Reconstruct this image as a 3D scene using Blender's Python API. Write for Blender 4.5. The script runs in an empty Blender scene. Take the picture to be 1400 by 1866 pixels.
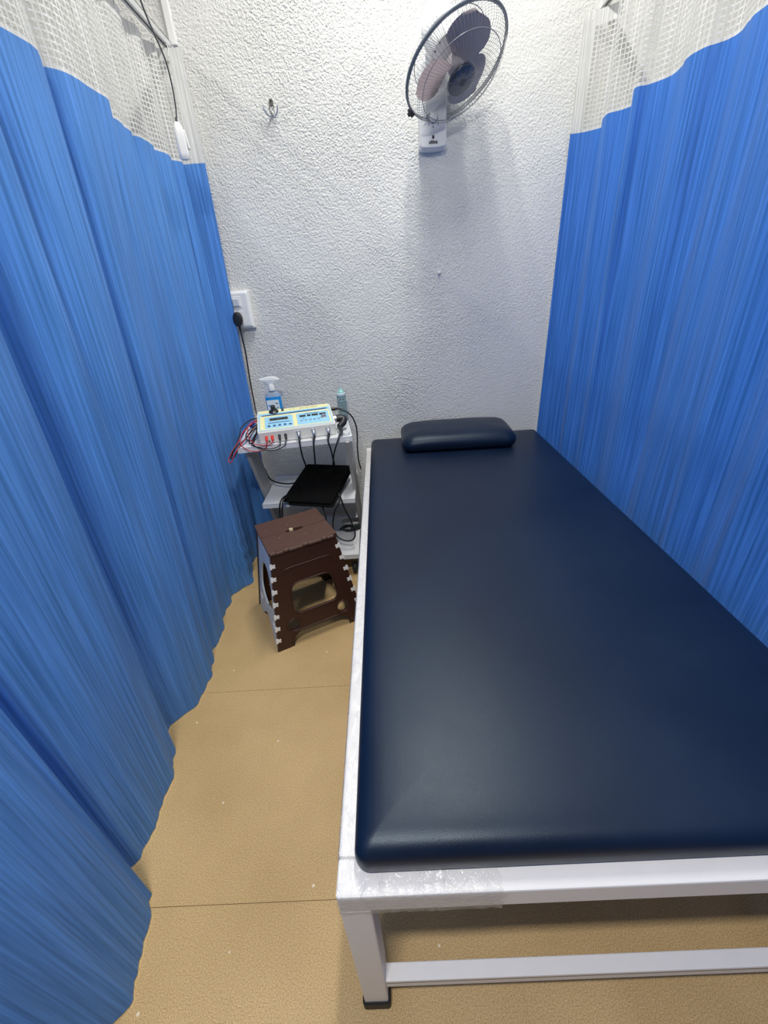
import bpy, bmesh, math, random
from mathutils import Vector, Matrix, noise

C = bpy.context.scene.collection
S = bpy.context.scene
PI = math.pi
random.seed(7)

# ------------------------------------------------------------------ camera
cam = bpy.data.objects.new('camera', bpy.data.cameras.new('camera'))
C.objects.link(cam)
cam.data.sensor_fit = 'VERTICAL'
cam.data.sensor_height = 36.0
cam.data.lens = 36.0 * 757.8 / 1866.0
cam.data.clip_start = 0.02
RW = ((0.99787662, -0.01271891, -0.06387862),
      (-0.06210593, -0.48130117, -0.87435235),
      (-0.01962405, 0.87646301, -0.48106911))
m = Matrix.Identity(4)
for i in range(3):
    m[i][0] = RW[0][i]
    m[i][1] = -RW[1][i]
    m[i][2] = -RW[2][i]
m[2][3] = 1.29
cam.matrix_world = m
S.camera = cam

# ------------------------------------------------------------------ world, lights, exposure
W = bpy.data.worlds.new('world')
S.world = W
W.use_nodes = True
W.node_tree.nodes['Background'].inputs[0].default_value = (0.9, 0.95, 1.0, 1)
W.node_tree.nodes['Background'].inputs[1].default_value = 0.05


def area(name, loc, target, sx, sy, power, col):
    l = bpy.data.lights.new(name, 'AREA')
    l.shape = 'RECTANGLE'
    l.size, l.size_y, l.energy, l.color = sx, sy, power, col
    o = bpy.data.objects.new(name, l)
    C.objects.link(o)
    o.location = loc
    d = Vector(target) - Vector(loc)
    o.rotation_euler = d.to_track_quat('-Z', 'Y').to_euler()
    return o


area('tube_over_bed', (0.16, 1.50, 2.92), (0.16, 1.50, 0), 0.07, 0.9, 16, (1.0, 0.985, 0.92))
area('tube_at_bed_foot', (-0.15, -0.22, 2.60), (-0.15, -0.22, 0), 0.40, 0.08, 18.5, (1.0, 0.98, 0.95))
area('tube_next_cubicle', (2.35, 1.1, 2.38), (0.0, 1.2, 1.0), 1.2, 0.07, 4.5, (1.0, 0.98, 0.90))
area('next_cubicle_fill', (1.75, 0.9, 2.90), (1.95, 0.9, 0), 0.6, 0.6, 4.5, (1.0, 0.98, 0.90))  # unseen fill lamp, added to brighten the wall behind the right net
area('far_cubicle_tube', (-1.7, 0.9, 2.90), (-1.7, 0.9, 0), 0.07, 1.2, 8, (1.0, 0.98, 0.92))

vs = S.view_settings
S.display_settings.display_device = 'sRGB'
vs.view_transform = 'Standard'
vs.look = 'None'
vs.gamma = 1.0
vs.use_curve_mapping = False
vs.exposure = 0.92
S.cycles.max_bounces = 8
S.cycles.diffuse_bounces = 5
S.cycles.transparent_max_bounces = 16


# ------------------------------------------------------------------ materials
def srgb(r, g, b):
    f = lambda c: (c / 255 / 12.92) if c <= 10 else ((c / 255 + 0.055) / 1.055) ** 2.4
    return (f(r), f(g), f(b), 1)


class NT:
    def __init__(self, name):
        self.m = bpy.data.materials.new(name)
        self.m.use_nodes = True
        self.t = self.m.node_tree
        self.p = self.t.nodes['Principled BSDF']
        self.out = self.t.nodes['Material Output']

    def n(self, typ, **kw):
        x = self.t.nodes.new(typ)
        for k, v in kw.items():
            setattr(x, k, v)
        return x

    def l(self, a, b):
        self.t.links.new(a, b)


def mat(name, col, rough=0.5, metal=0.0, bump=0.0, bscale=100.0, bdist=0.002, var=0.0, vscale=30.0, spec=0.5,
        detail=3.0, coat=0.0):
    N = NT(name)
    p = N.p
    p.inputs['Base Color'].default_value = col
    p.inputs['Roughness'].default_value = rough
    p.inputs['Metallic'].default_value = metal
    p.inputs['Specular IOR Level'].default_value = spec
    p.inputs['Coat Weight'].default_value = coat
    tc = N.n('ShaderNodeTexCoord')
    if var:
        nz = N.n('ShaderNodeTexNoise')
        nz.inputs['Scale'].default_value = vscale
        nz.inputs['Detail'].default_value = 4
        N.l(tc.outputs['Object'], nz.inputs['Vector'])
        mx = N.n('ShaderNodeMix', data_type='RGBA')
        mx.inputs[6].default_value = [c * (1 - var) for c in col[:3]] + [1]
        mx.inputs[7].default_value = [min(1, c * (1 + var)) for c in col[:3]] + [1]
        N.l(nz.outputs['Fac'], mx.inputs[0])
        N.l(mx.outputs[2], p.inputs['Base Color'])
    if bump:
        nb = N.n('ShaderNodeTexNoise')
        nb.inputs['Scale'].default_value = bscale
        nb.inputs['Detail'].default_value = detail
        N.l(tc.outputs['Object'], nb.inputs['Vector'])
        b = N.n('ShaderNodeBump')
        b.inputs['Strength'].default_value = bump
        b.inputs['Distance'].default_value = bdist
        N.l(nb.outputs['Fac'], b.inputs['Height'])
        N.l(b.outputs['Normal'], p.inputs['Normal'])
    return N.m


def stucco_mat():
    N = NT('stucco')
    p = N.p
    p.inputs['Base Color'].default_value = (0.76, 0.76, 0.735, 1)
    p.inputs['Roughness'].default_value = 0.62
    tc = N.n('ShaderNodeTexCoord')
    a = N.n('ShaderNodeTexNoise')
    a.inputs['Scale'].default_value = 150
    a.inputs['Detail'].default_value = 3
    a.inputs['Roughness'].default_value = 0.5
    a.inputs['Distortion'].default_value = 0.1
    N.l(tc.outputs['Object'], a.inputs['Vector'])
    # where the trowel smoothed the plaster (towards the right curtain) the relief fades
    sx = N.n('ShaderNodeSeparateXYZ')
    N.l(tc.outputs['Object'], sx.inputs[0])
    big = N.n('ShaderNodeTexNoise')
    big.inputs['Scale'].default_value = 2.6
    N.l(tc.outputs['Object'], big.inputs['Vector'])
    r = N.n('ShaderNodeMapRange')
    r.inputs['From Min'].default_value = 0.1
    r.inputs['From Max'].default_value = 0.6
    r.inputs['To Min'].default_value = 1.0
    r.inputs['To Max'].default_value = 0.38
    N.l(sx.outputs['X'], r.inputs['Value'])
    r2 = N.n('ShaderNodeMapRange')
    r2.inputs['From Min'].default_value = 0.35
    r2.inputs['From Max'].default_value = 0.62
    r2.inputs['To Min'].default_value = 0.55
    r2.inputs['To Max'].default_value = 1.1
    N.l(big.outputs['Fac'], r2.inputs['Value'])
    mu = N.n('ShaderNodeMath', operation='MULTIPLY')
    N.l(r.outputs[0], mu.inputs[0])
    N.l(r2.outputs[0], mu.inputs[1])
    h = N.n('ShaderNodeMath', operation='MULTIPLY')
    N.l(a.outputs['Fac'], h.inputs[0])
    N.l(mu.outputs[0], h.inputs[1])
    b = N.n('ShaderNodeBump')
    b.inputs['Strength'].default_value = 1.0
    b.inputs['Distance'].default_value = 0.010
    N.l(h.outputs[0], b.inputs['Height'])
    N.l(b.outputs['Normal'], p.inputs['Normal'])
    return N.m


def cork_mat():
    N = NT('cork_vinyl')
    p = N.p
    tc = N.n('ShaderNodeTexCoord')
    a = N.n('ShaderNodeTexNoise')
    a.inputs['Scale'].default_value = 400
    a.inputs['Detail'].default_value = 3
    N.l(tc.outputs['Object'], a.inputs['Vector'])
    b = N.n('ShaderNodeTexNoise')
    b.inputs['Scale'].default_value = 3.2
    b.inputs['Detail'].default_value = 5
    N.l(tc.outputs['Object'], b.inputs['Vector'])
    cr = N.n('ShaderNodeValToRGB')
    cr.color_ramp.elements[0].position = 0.3
    cr.color_ramp.elements[0].color = srgb(172, 140, 92)
    cr.color_ramp.elements[1].position = 0.72
    cr.color_ramp.elements[1].color = srgb(228, 198, 146)
    N.l(a.outputs['Fac'], cr.inputs[0])
    mx = N.n('ShaderNodeMix', data_type='RGBA', blend_type='MULTIPLY')
    cr2 = N.n('ShaderNodeValToRGB')
    cr2.color_ramp.elements[0].position = 0.3
    cr2.color_ramp.elements[0].color = (0.82, 0.8, 0.76, 1)
    cr2.color_ramp.elements[1].position = 0.65
    cr2.color_ramp.elements[1].color = (1, 1, 1, 1)
    N.l(b.outputs['Fac'], cr2.inputs[0])
    mx.inputs[0].default_value = 1
    N.l(cr.outputs[0], mx.inputs[6])
    N.l(cr2.outputs[0], mx.inputs[7])
    # pale crumbs and dark specks trodden into the surface
    v = N.n('ShaderNodeTexVoronoi')
    v.inputs['Scale'].default_value = 17
    N.l(tc.outputs['Object'], v.inputs['Vector'])
    lt = N.n('ShaderNodeMath', operation='LESS_THAN')
    lt.inputs[1].default_value = 0.06
    N.l(v.outputs['Distance'], lt.inputs[0])
    sp = N.n('ShaderNodeSeparateColor')
    N.l(v.outputs['Color'], sp.inputs[0])
    gt = N.n('ShaderNodeMath', operation='GREATER_THAN')
    gt.inputs[1].default_value = 0.72
    N.l(sp.outputs[0], gt.inputs[0])
    mu = N.n('ShaderNodeMath', operation='MULTIPLY')
    N.l(lt.outputs[0], mu.inputs[0])
    N.l(gt.outputs[0], mu.inputs[1])
    mx2 = N.n('ShaderNodeMix', data_type='RGBA')
    mx2.inputs[7].default_value = srgb(226, 212, 188)
    N.l(mu.outputs[0], mx2.inputs[0])
    N.l(mx.outputs[2], mx2.inputs[6])
    N.l(mx2.outputs[2], p.inputs['Base Color'])
    p.inputs['Roughness'].default_value = 0.6
    p.inputs['Specular IOR Level'].default_value = 0.3
    bp = N.n('ShaderNodeBump')
    bp.inputs['Strength'].default_value = 0.25
    bp.inputs['Distance'].default_value = 0.001
    N.l(a.outputs['Fac'], bp.inputs['Height'])
    N.l(bp.outputs['Normal'], p.inputs['Normal'])
    return N.m


def fabric_mat(name, col, trans=0.25, bump=0.6):
    """woven crinkled cloth: fine upright streaks (u = along the cloth, v = height)"""
    N = NT(name)
    p = N.p
    uv = N.n('ShaderNodeUVMap')
    mp = N.n('ShaderNodeMapping')
    mp.inputs['Scale'].default_value = (150, 2.4, 1)
    N.l(uv.outputs[0], mp.inputs[0])
    a = N.n('ShaderNodeTexNoise')
    a.inputs['Scale'].default_value = 1.0
    a.inputs['Detail'].default_value = 4
    a.inputs['Distortion'].default_value = 0.3
    N.l(mp.outputs[0], a.inputs['Vector'])
    cr = N.n('ShaderNodeValToRGB')
    cr.color_ramp.elements[0].position = 0.3
    cr.color_ramp.elements[0].color = [c * 0.70 for c in col[:3]] + [1]
    cr.color_ramp.elements[1].position = 0.72
    cr.color_ramp.elements[1].color = [min(1, c * 1.25 + 0.03) for c in col[:3]] + [1]  # sheen on the crinkles and shade in the creases put into the colour
    N.l(a.outputs['Fac'], cr.inputs[0])
    N.l(cr.outputs[0], p.inputs['Base Color'])
    p.inputs['Roughness'].default_value = 0.62
    p.inputs['Specular IOR Level'].default_value = 0.35
    p.inputs['Sheen Weight'].default_value = 0.08
    p.inputs['Sheen Roughness'].default_value = 0.5
    p.inputs['Sheen Tint'].default_value = (0.6, 0.78, 1, 1)
    b = N.n('ShaderNodeBump')
    b.inputs['Strength'].default_value = bump
    b.inputs['Distance'].default_value = 0.006
    N.l(a.outputs['Fac'], b.inputs['Height'])
    N.l(b.outputs['Normal'], p.inputs['Normal'])
    tr = N.n('ShaderNodeBsdfTranslucent')
    N.l(cr.outputs[0], tr.inputs['Color'])
    ms = N.n('ShaderNodeMixShader')
    ms.inputs[0].default_value = trans
    N.l(p.outputs[0], ms.inputs[1])
    N.l(tr.outputs[0], ms.inputs[2])
    N.l(ms.outputs[0], N.out.inputs[0])
    return N.m


def film_mat(name='stretch_film', bump=1.0, scale=1.3, base=0.05, cap=0.36):
    """clear stretch film: mostly see-through, wrinkled gloss"""
    N = NT(name)
    tc = N.n('ShaderNodeTexCoord')
    mp = N.n('ShaderNodeMapping')
    mp.inputs['Scale'].default_value = (45, 26, 60)
    mp.inputs['Rotation'].default_value = (0.4, 0.2, 0.7)
    N.l(tc.outputs['Object'], mp.inputs[0])
    a = N.n('ShaderNodeTexNoise')
    a.inputs['Scale'].default_value = scale
    a.inputs['Detail'].default_value = 4
    a.inputs['Distortion'].default_value = 1.2
    N.l(mp.outputs[0], a.inputs['Vector'])
    b = N.n('ShaderNodeBump')
    b.inputs['Strength'].default_value = bump
    b.inputs['Distance'].default_value = 0.008
    N.l(a.outputs['Fac'], b.inputs['Height'])
    g = N.n('ShaderNodeBsdfGlossy')
    g.inputs['Roughness'].default_value = 0.16
    N.l(b.outputs['Normal'], g.inputs['Normal'])
    d = N.n('ShaderNodeBsdfDiffuse')
    d.inputs['Color'].default_value = (0.8, 0.82, 0.85, 1)
    N.l(b.outputs['Normal'], d.inputs['Normal'])
    t = N.n('ShaderNodeBsdfTransparent')
    m1 = N.n('ShaderNodeMixShader')
    m1.inputs[0].default_value = 0.35
    N.l(g.outputs[0], m1.inputs[1])
    N.l(d.outputs[0], m1.inputs[2])
    fr = N.n('ShaderNodeFresnel')
    fr.inputs['IOR'].default_value = 1.5
    N.l(b.outputs['Normal'], fr.inputs['Normal'])
    ad = N.n('ShaderNodeMath', operation='ADD')
    ad.inputs[1].default_value = base
    N.l(fr.outputs[0], ad.inputs[0])
    mn = N.n('ShaderNodeMath', operation='MINIMUM')
    mn.inputs[1].default_value = cap
    N.l(ad.outputs[0], mn.inputs[0])
    m2 = N.n('ShaderNodeMixShader')
    N.l(mn.outputs[0], m2.inputs[0])
    N.l(t.outputs[0], m2.inputs[1])
    N.l(m1.outputs[0], m2.inputs[2])
    N.l(m2.outputs[0], N.out.inputs[0])
    return N.m


def leather_mat():
    N = NT('navy_leatherette')
    p = N.p
    tc = N.n('ShaderNodeTexCoord')
    v = N.n('ShaderNodeTexVoronoi')
    v.inputs['Scale'].default_value = 850
    N.l(tc.outputs['Object'], v.inputs['Vector'])
    b = N.n('ShaderNodeTexNoise')
    b.inputs['Scale'].default_value = 2.2
    b.inputs['Detail'].default_value = 6
    b.inputs['Roughness'].default_value = 0.6
    N.l(tc.outputs['Object'], b.inputs['Vector'])
    cr = N.n('ShaderNodeValToRGB')
    cr.color_ramp.elements[0].position = 0.3
    cr.color_ramp.elements[0].color = srgb(7, 20, 42)
    cr.color_ramp.elements[1].position = 0.7
    cr.color_ramp.elements[1].color = srgb(12, 28, 52)
    N.l(b.outputs['Fac'], cr.inputs[0])
    N.l(cr.outputs[0], p.inputs['Base Color'])
    r = N.n('ShaderNodeMapRange')
    r.inputs['From Min'].default_value = 0.35
    r.inputs['From Max'].default_value = 0.65
    r.inputs['To Min'].default_value = 0.36
    r.inputs['To Max'].default_value = 0.47
    N.l(b.outputs['Fac'], r.inputs['Value'])
    N.l(r.outputs[0], p.inputs['Roughness'])
    p.inputs['Specular IOR Level'].default_value = 0.42
    p.inputs['Specular Tint'].default_value = (0.78, 0.92, 1.0, 1)
    bp = N.n('ShaderNodeBump')
    bp.inputs['Strength'].default_value = 0.16
    bp.inputs['Distance'].default_value = 0.0008
    N.l(v.outputs['Distance'], bp.inputs['Height'])
    N.l(bp.outputs['Normal'], p.inputs['Normal'])
    return N.m


def clear_mat(name, col, rough=0.05, alpha=0.55):
    N = NT(name)
    p = N.p
    p.inputs['Base Color'].default_value = col
    p.inputs['Roughness'].default_value = rough
    p.inputs['Transmission Weight'].default_value = alpha
    p.inputs['IOR'].default_value = 1.25
    return N.m


M = {}
M['stucco'] = stucco_mat()
M['cork'] = cork_mat()
M['paint'] = mat('plain_white_paint', (0.55, 0.55, 0.54, 1), 0.7, bump=0.2, bscale=60)
M['paint_far'] = mat('blue_grey_wall_paint', (0.26, 0.29, 0.34, 1), 0.7, bump=0.2, bscale=60)
M['joint'] = mat('dark_floor_joint', srgb(92, 72, 50), 0.8, var=0.2)
M['blue'] = fabric_mat('blue_curtain_cloth_lit', (0.072, 0.255, 0.67, 1), 0.12)  # left curtain: its stronger light is put into the colour
M['blue_right'] = fabric_mat('blue_curtain_cloth_smooth_shaded', (0.030, 0.175, 0.61, 1), 0.12, 0.4)  # same cloth, smoother; the right side's weaker light is put into the colour
M['net'] = fabric_mat('white_net_thread', (0.85, 0.86, 0.82, 1), 0.35)
M['hem'] = fabric_mat('white_header_tape', (0.84, 0.85, 0.81, 1), 0.35)
M['frame'] = mat('white_powder_coat', (0.80, 0.785, 0.785, 1), 0.38, bump=0.08, bscale=300, var=0.03)
M['film'] = film_mat()
M['thinfilm'] = film_mat('crumpled_clear_film', 0.3, 0.8, 0.0, 0.12)
M['leather'] = leather_mat()
M['rubber'] = mat('black_rubber', (0.012, 0.012, 0.013, 1), 0.6, bump=0.2, bscale=200)
M['brown'] = mat('brown_plastic_shaded', srgb(58, 31, 22), 0.42, bump=0.15, bscale=500, bdist=0.0006, var=0.12, vscale=9)  # upright panels: their shade is put into the colour, darker than the seat
M['brown_top'] = mat('brown_grained_plastic', srgb(86, 58, 46), 0.55, bump=0.4, bscale=700, bdist=0.0008, var=0.12, vscale=30)
M['greypl'] = mat('pale_grey_plastic', (0.62, 0.66, 0.70, 1), 0.45, var=0.04)
M['whitepl'] = mat('white_plastic', (0.82, 0.82, 0.80, 1), 0.35, var=0.02)
M['beige'] = mat('beige_plastic', srgb(205, 185, 150), 0.5, var=0.05)
M['trolley'] = mat('trolley_white_enamel', (0.76, 0.77, 0.79, 1), 0.4, var=0.03)
M['steelgrey'] = mat('grey_enamelled_steel', srgb(176, 175, 170), 0.42, metal=0.15, var=0.05)
M['casing'] = mat('cream_casing', (0.80, 0.79, 0.74, 1), 0.42, bump=0.08, bscale=600, var=0.02)
M['yellow'] = mat('pale_yellow_print', srgb(248, 240, 178), 0.45, var=0.03)
M['skyprint'] = mat('pale_blue_print', srgb(158, 214, 240), 0.45, var=0.03)
M['bluegrey'] = mat('blue_grey_print', srgb(170, 200, 208), 0.45, var=0.03)
M['navy'] = mat('navy_print', srgb(38, 40, 92), 0.45, var=0.05)
M['ink'] = mat('black_ink', (0.02, 0.02, 0.025, 1), 0.5, var=0.1)
M['lcd'] = mat('dark_display_glass', srgb(40, 50, 48), 0.12, var=0.1)
M['black'] = mat('black_plastic', (0.014, 0.014, 0.016, 1), 0.4, bump=0.1, bscale=300)
M['cable'] = mat('black_cable_sheath', (0.010, 0.010, 0.012, 1), 0.5, var=0.1)
M['red'] = mat('red_plastic', srgb(225, 42, 34), 0.35, var=0.05)
M['redwire'] = mat('red_wire_sheath', srgb(190, 58, 66), 0.45, var=0.1)
M['bluewire'] = mat('blue_wire_tag', srgb(18, 32, 150), 0.4, var=0.1)
M['chrome'] = mat('chrome', (0.75, 0.76, 0.78, 1), 0.12, metal=1.0, var=0.03)
M['nickel'] = mat('satin_nickel', (0.66, 0.66, 0.64, 1), 0.3, metal=0.9, var=0.03)
M['blade'] = mat('mauve_grey_plastic', srgb(168, 160, 166), 0.45, var=0.03)
M['wire'] = mat('grey_lacquered_wire', srgb(150, 152, 156), 0.35, metal=0.4, var=0.05)
M['band'] = mat('slate_grey_plastic', srgb(118, 126, 134), 0.35, var=0.03)
M['fanwhite'] = mat('fan_white_plastic', (0.80, 0.81, 0.82, 1), 0.32, var=0.02)
M['hub'] = mat('dark_navy_hub', srgb(38, 48, 66), 0.25, var=0.15, vscale=40)
M['velvet'] = mat('black_velvet_cloth', (0.004, 0.004, 0.004, 1), 0.95, bump=0.3, bscale=400, spec=0.1)
M['bottle'] = clear_mat('clear_bottle_wall', (0.85, 0.95, 1.0, 1), 0.08, 0.75)
M['liquid'] = mat('blue_liquid', srgb(20, 128, 200), 0.15, var=0.08, vscale=20)
M['label'] = mat('white_label', srgb(222, 232, 238), 0.5, var=0.03)
M['green'] = mat('green_print', srgb(70, 130, 70), 0.5, var=0.1)
M['gelwall'] = mat('sea_green_plastic', srgb(150, 176, 178), 0.3, var=0.05)
M['gelcap'] = mat('mint_plastic', srgb(150, 205, 198), 0.3, var=0.03)
M['alu'] = mat('aluminium', (0.75, 0.76, 0.78, 1), 0.3, metal=0.8, var=0.03)
M['cord'] = mat('grey_cord', srgb(96, 96, 94), 0.5, var=0.05)
M['darkcord'] = mat('dark_green_grey_cord', srgb(34, 44, 46), 0.5, var=0.1)


# ------------------------------------------------------------------ helpers
def link(name, me, material, parent=None):
    o = bpy.data.objects.new(name, me)
    C.objects.link(o)
    if material is not None and not me.materials:
        me.materials.append(material)
    if parent is not None:
        o.parent = parent
    return o


def obj(name, bm, material, parent=None, smooth=False, X=None, auto=None):
    if X is not None:
        bmesh.ops.transform(bm, matrix=X, verts=bm.verts)
    me = bpy.data.meshes.new(name)
    bm.normal_update()
    bm.to_mesh(me)
    bm.free()
    if smooth:
        me.polygons.foreach_set('use_smooth', [True] * len(me.polygons))
    if auto:
        me.set_sharp_from_angle(angle=math.radians(auto))
    return link(name, me, material, parent)


def tag(o, label=None, cat=None, group=None, kind=None):
    if label: o['label'] = label
    if cat: o['category'] = cat
    if group: o['group'] = group
    if kind: o['kind'] = kind
    return o


def thing(name, label, cat, loc=(0, 0, 0), rz=0.0, group=None):
    o = bpy.data.objects.new(name, None)
    o.empty_display_size = 0.05
    C.objects.link(o)
    o.location = loc
    o.rotation_euler = (0, 0, rz)
    return tag(o, label, cat, group)


def merge(bm, t, X=None):
    if X is not None:
        bmesh.ops.transform(t, matrix=X, verts=t.verts)
    me = bpy.data.meshes.new('tmp')
    t.to_mesh(me)
    t.free()
    bm.from_mesh(me)
    bpy.data.meshes.remove(me)
    return bm


def box(x0, x1, y0, y1, z0, z1, bev=0.0, seg=2, bm=None):
    t = bmesh.new()
    bmesh.ops.create_cube(t, size=1)
    for v in t.verts:
        v.co = Vector(((x0 + x1) / 2 + v.co.x * (x1 - x0), (y0 + y1) / 2 + v.co.y * (y1 - y0), (z0 + z1) / 2 + v.co.z * (z1 - z0)))
    if bev:
        bmesh.ops.bevel(t, geom=list(t.edges), offset=bev, segments=seg, profile=0.5, affect='EDGES')
    if bm is None:
        return t
    return merge(bm, t)


def spline(pts, k=6):
    P = [Vector(p) for p in pts]
    if len(P) < 3:
        return P
    out = []
    for i in range(len(P) - 1):
        a, b, c, d = P[max(i - 1, 0)], P[i], P[i + 1], P[min(i + 2, len(P) - 1)]
        for j in range(k):
            t = j / k
            out.append(0.5 * ((2 * b) + (c - a) * t + (2 * a - 5 * b + 4 * c - d) * t * t + (3 * b - a - 3 * c + d) * t ** 3))
    out.append(P[-1])
    return out


def tube(pts, r, n=8, k=6, bm=None, closed=False, smooth_path=True):
    """r: number or list of radii along the path"""
    P = spline(pts, k) if smooth_path else [Vector(p) for p in pts]
    if closed:
        P = P[:-1] if (P[0] - P[-1]).length < 1e-6 else P
    b = bm or bmesh.new()
    rings = []
    up = None
    L = len(P)
    for i, p in enumerate(P):
        if closed:
            d = (P[(i + 1) % L] - P[i - 1]).normalized()
        else:
            d = (P[min(i + 1, L - 1)] - P[max(i - 1, 0)]).normalized()
        if up is None:
            up = d.orthogonal().normalized()
        up = (up - d * up.dot(d))
        up = up.normalized() if up.length > 1e-6 else d.orthogonal().normalized()
        s = d.cross(up)
        if isinstance(r, (list, tuple)):
            f = i / (L - 1) * (len(r) - 1)
            q = min(int(f), len(r) - 2)
            rr = r[q] + (r[q + 1] - r[q]) * (f - q)
        else:
            rr = r
        rings.append([b.verts.new(p + (up * math.cos(a) + s * math.sin(a)) * rr) for a in [2 * PI * j / n for j in range(n)]])
    for i in range(L if closed else L - 1):
        A, B = rings[i], rings[(i + 1) % L]
        for j in range(n):
            b.faces.new((A[j], A[(j + 1) % n], B[(j + 1) % n], B[j]))
    if not closed:
        b.faces.new(list(reversed(rings[0])))
        b.faces.new(rings[-1])
    return b


def lathe(prof, n=24, bm=None, X=None, cap=True, sx=1.0, sy=1.0):
    b = bmesh.new()
    rings = []
    for r, z in prof:
        rings.append([b.verts.new((r * sx * math.cos(2 * PI * j / n), r * sy * math.sin(2 * PI * j / n), z)) for j in range(n)])
    for A, B in zip(rings[:-1], rings[1:]):
        for j in range(n):
            b.faces.new((A[j], A[(j + 1) % n], B[(j + 1) % n], B[j]))
    if cap:
        b.faces.new(list(reversed(rings[0])))
        b.faces.new(rings[-1])
    bmesh.ops.recalc_face_normals(b, faces=b.faces)
    if X is not None:
        bmesh.ops.transform(b, matrix=X, verts=b.verts)
    if bm is not None:
        return merge(bm, b)
    return b


def curve_mesh(cu):
    o = bpy.data.objects.new('tmp', cu)
    C.objects.link(o)
    dg = bpy.context.evaluated_depsgraph_get()
    dg.update()
    me = bpy.data.meshes.new_from_object(o.evaluated_get(dg))
    bpy.data.objects.remove(o)
    bm = bmesh.new()
    bm.from_mesh(me)
    bpy.data.meshes.remove(me)
    bmesh.ops.remove_doubles(bm, verts=bm.verts, dist=1e-5)
    return bm


def plate(outline, holes, th, bev=0.0):
    """flat plate in XY with holes, thickness th centred on z=0"""
    cu = bpy.data.curves.new('tmp', 'CURVE')
    cu.dimensions = '2D'
    cu.fill_mode = 'BOTH'
    cu.extrude = max(th / 2 - bev, 1e-5)
    cu.bevel_depth = bev
    cu.bevel_resolution = 1
    cu.offset = -bev
    for loop in [outline] + list(holes):
        sp = cu.splines.new('POLY')
        sp.points.add(len(loop) - 1)
        for p, q in zip(sp.points, loop):
            p.co = (q[0], q[1], 0, 1)
        sp.use_cyclic_u = True
    bm = curve_mesh(cu)
    bpy.data.curves.remove(cu)
    return bm


def text(s, size, th=0.0002, shear=0.0, align='CENTER', bold=0.0):
    cu = bpy.data.curves.new('tmp', 'FONT')
    cu.body = s
    cu.size = size
    cu.extrude = th
    cu.align_x = align
    cu.align_y = 'CENTER'
    cu.shear = shear
    cu.offset = bold
    cu.resolution_u = 3
    bm = curve_mesh(cu)
    bpy.data.curves.remove(cu)
    return bm


def rrect(x0, x1, y0, y1, r, n=6):
    out = []
    for cx, cy, a0 in ((x1 - r, y1 - r, 0), (x0 + r, y1 - r, 90), (x0 + r, y0 + r, 180), (x1 - r, y0 + r, 270)):
        for j in range(n + 1):
            a = math.radians(a0 + 90 * j / n)
            out.append((cx + r * math.cos(a), cy + r * math.sin(a)))
    return out


def circ(cx, cy, r, n=24):
    return [(cx + r * math.cos(2 * PI * j / n), cy + r * math.sin(2 * PI * j / n)) for j in range(n)]


def round_poly(pts, r, n=5):
    """round the corners of a polygon; r: number or list"""
    out = []
    L = len(pts)
    for i in range(L):
        p = Vector(pts[i]); a = Vector(pts[i - 1]); b = Vector(pts[(i + 1) % L])
        rr = r[i] if isinstance(r, (list, tuple)) else r
        if rr <= 0:
            out.append(tuple(p)); continue
        d1 = (a - p); d2 = (b - p)
        q = min(rr, d1.length * 0.48, d2.length * 0.48)
        s = p + d1.normalized() * q; e = p + d2.normalized() * q
        for j in range(n + 1):
            t = j / n
            out.append(tuple(s * (1 - t) ** 2 + p * 2 * t * (1 - t) + e * t * t))
    return out


def slab(hx, hy, rc, prof, nc=8):
    """cushion: rounded rectangle rings (inset, z) from the bottom edge up to the middle"""
    b = bmesh.new()
    rings = []
    for ins, z in prof:
        ax, ay = max(hx - ins, 0.002), max(hy - ins, 0.002)
        r = max(min(rc - ins * 0.6, ax * 0.98, ay * 0.98), min(0.004, ax * 0.9))
        ring = []
        pts = []
        for sx, sy, a0 in ((1, 1, 0), (-1, 1, 90), (-1, -1, 180), (1, -1, 270)):
            for j in range(nc + 1):
                a = math.radians(a0 + 90 * j / nc)
                pts.append((sx * (ax - r) + r * math.cos(a), sy * (ay - r) + r * math.sin(a)))
        # subdivide the straight runs so that the sides can bulge
        full = []
        L = len(pts)
        for i in range(L):
            full.append(pts[i])
            if (i + 1) % (nc + 1) == 0:
                p, q = pts[i], pts[(i + 1) % L]
                for t in range(1, 12):
                    full.append((p[0] + (q[0] - p[0]) * t / 12, p[1] + (q[1] - p[1]) * t / 12))
        rings.append([b.verts.new((x, y, z)) for x, y in full])
    n = len(rings[0])
    for A, B in zip(rings[:-1], rings[1:]):
        for j in range(n):
            b.faces.new((A[j], A[(j + 1) % n], B[(j + 1) % n], B[j]))
    b.faces.new(list(reversed(rings[0])))
    b.faces.new(rings[-1])
    return b


def basis(o, x, y, z):
    X = Matrix.Identity(4)
    for i in range(3):
        X[i][0], X[i][1], X[i][2], X[i][3] = x[i], y[i], z[i], o[i]
    return X


T = Matrix.Translation


def R(a, ax):
    return Matrix.Rotation(a, 4, ax)


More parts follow.
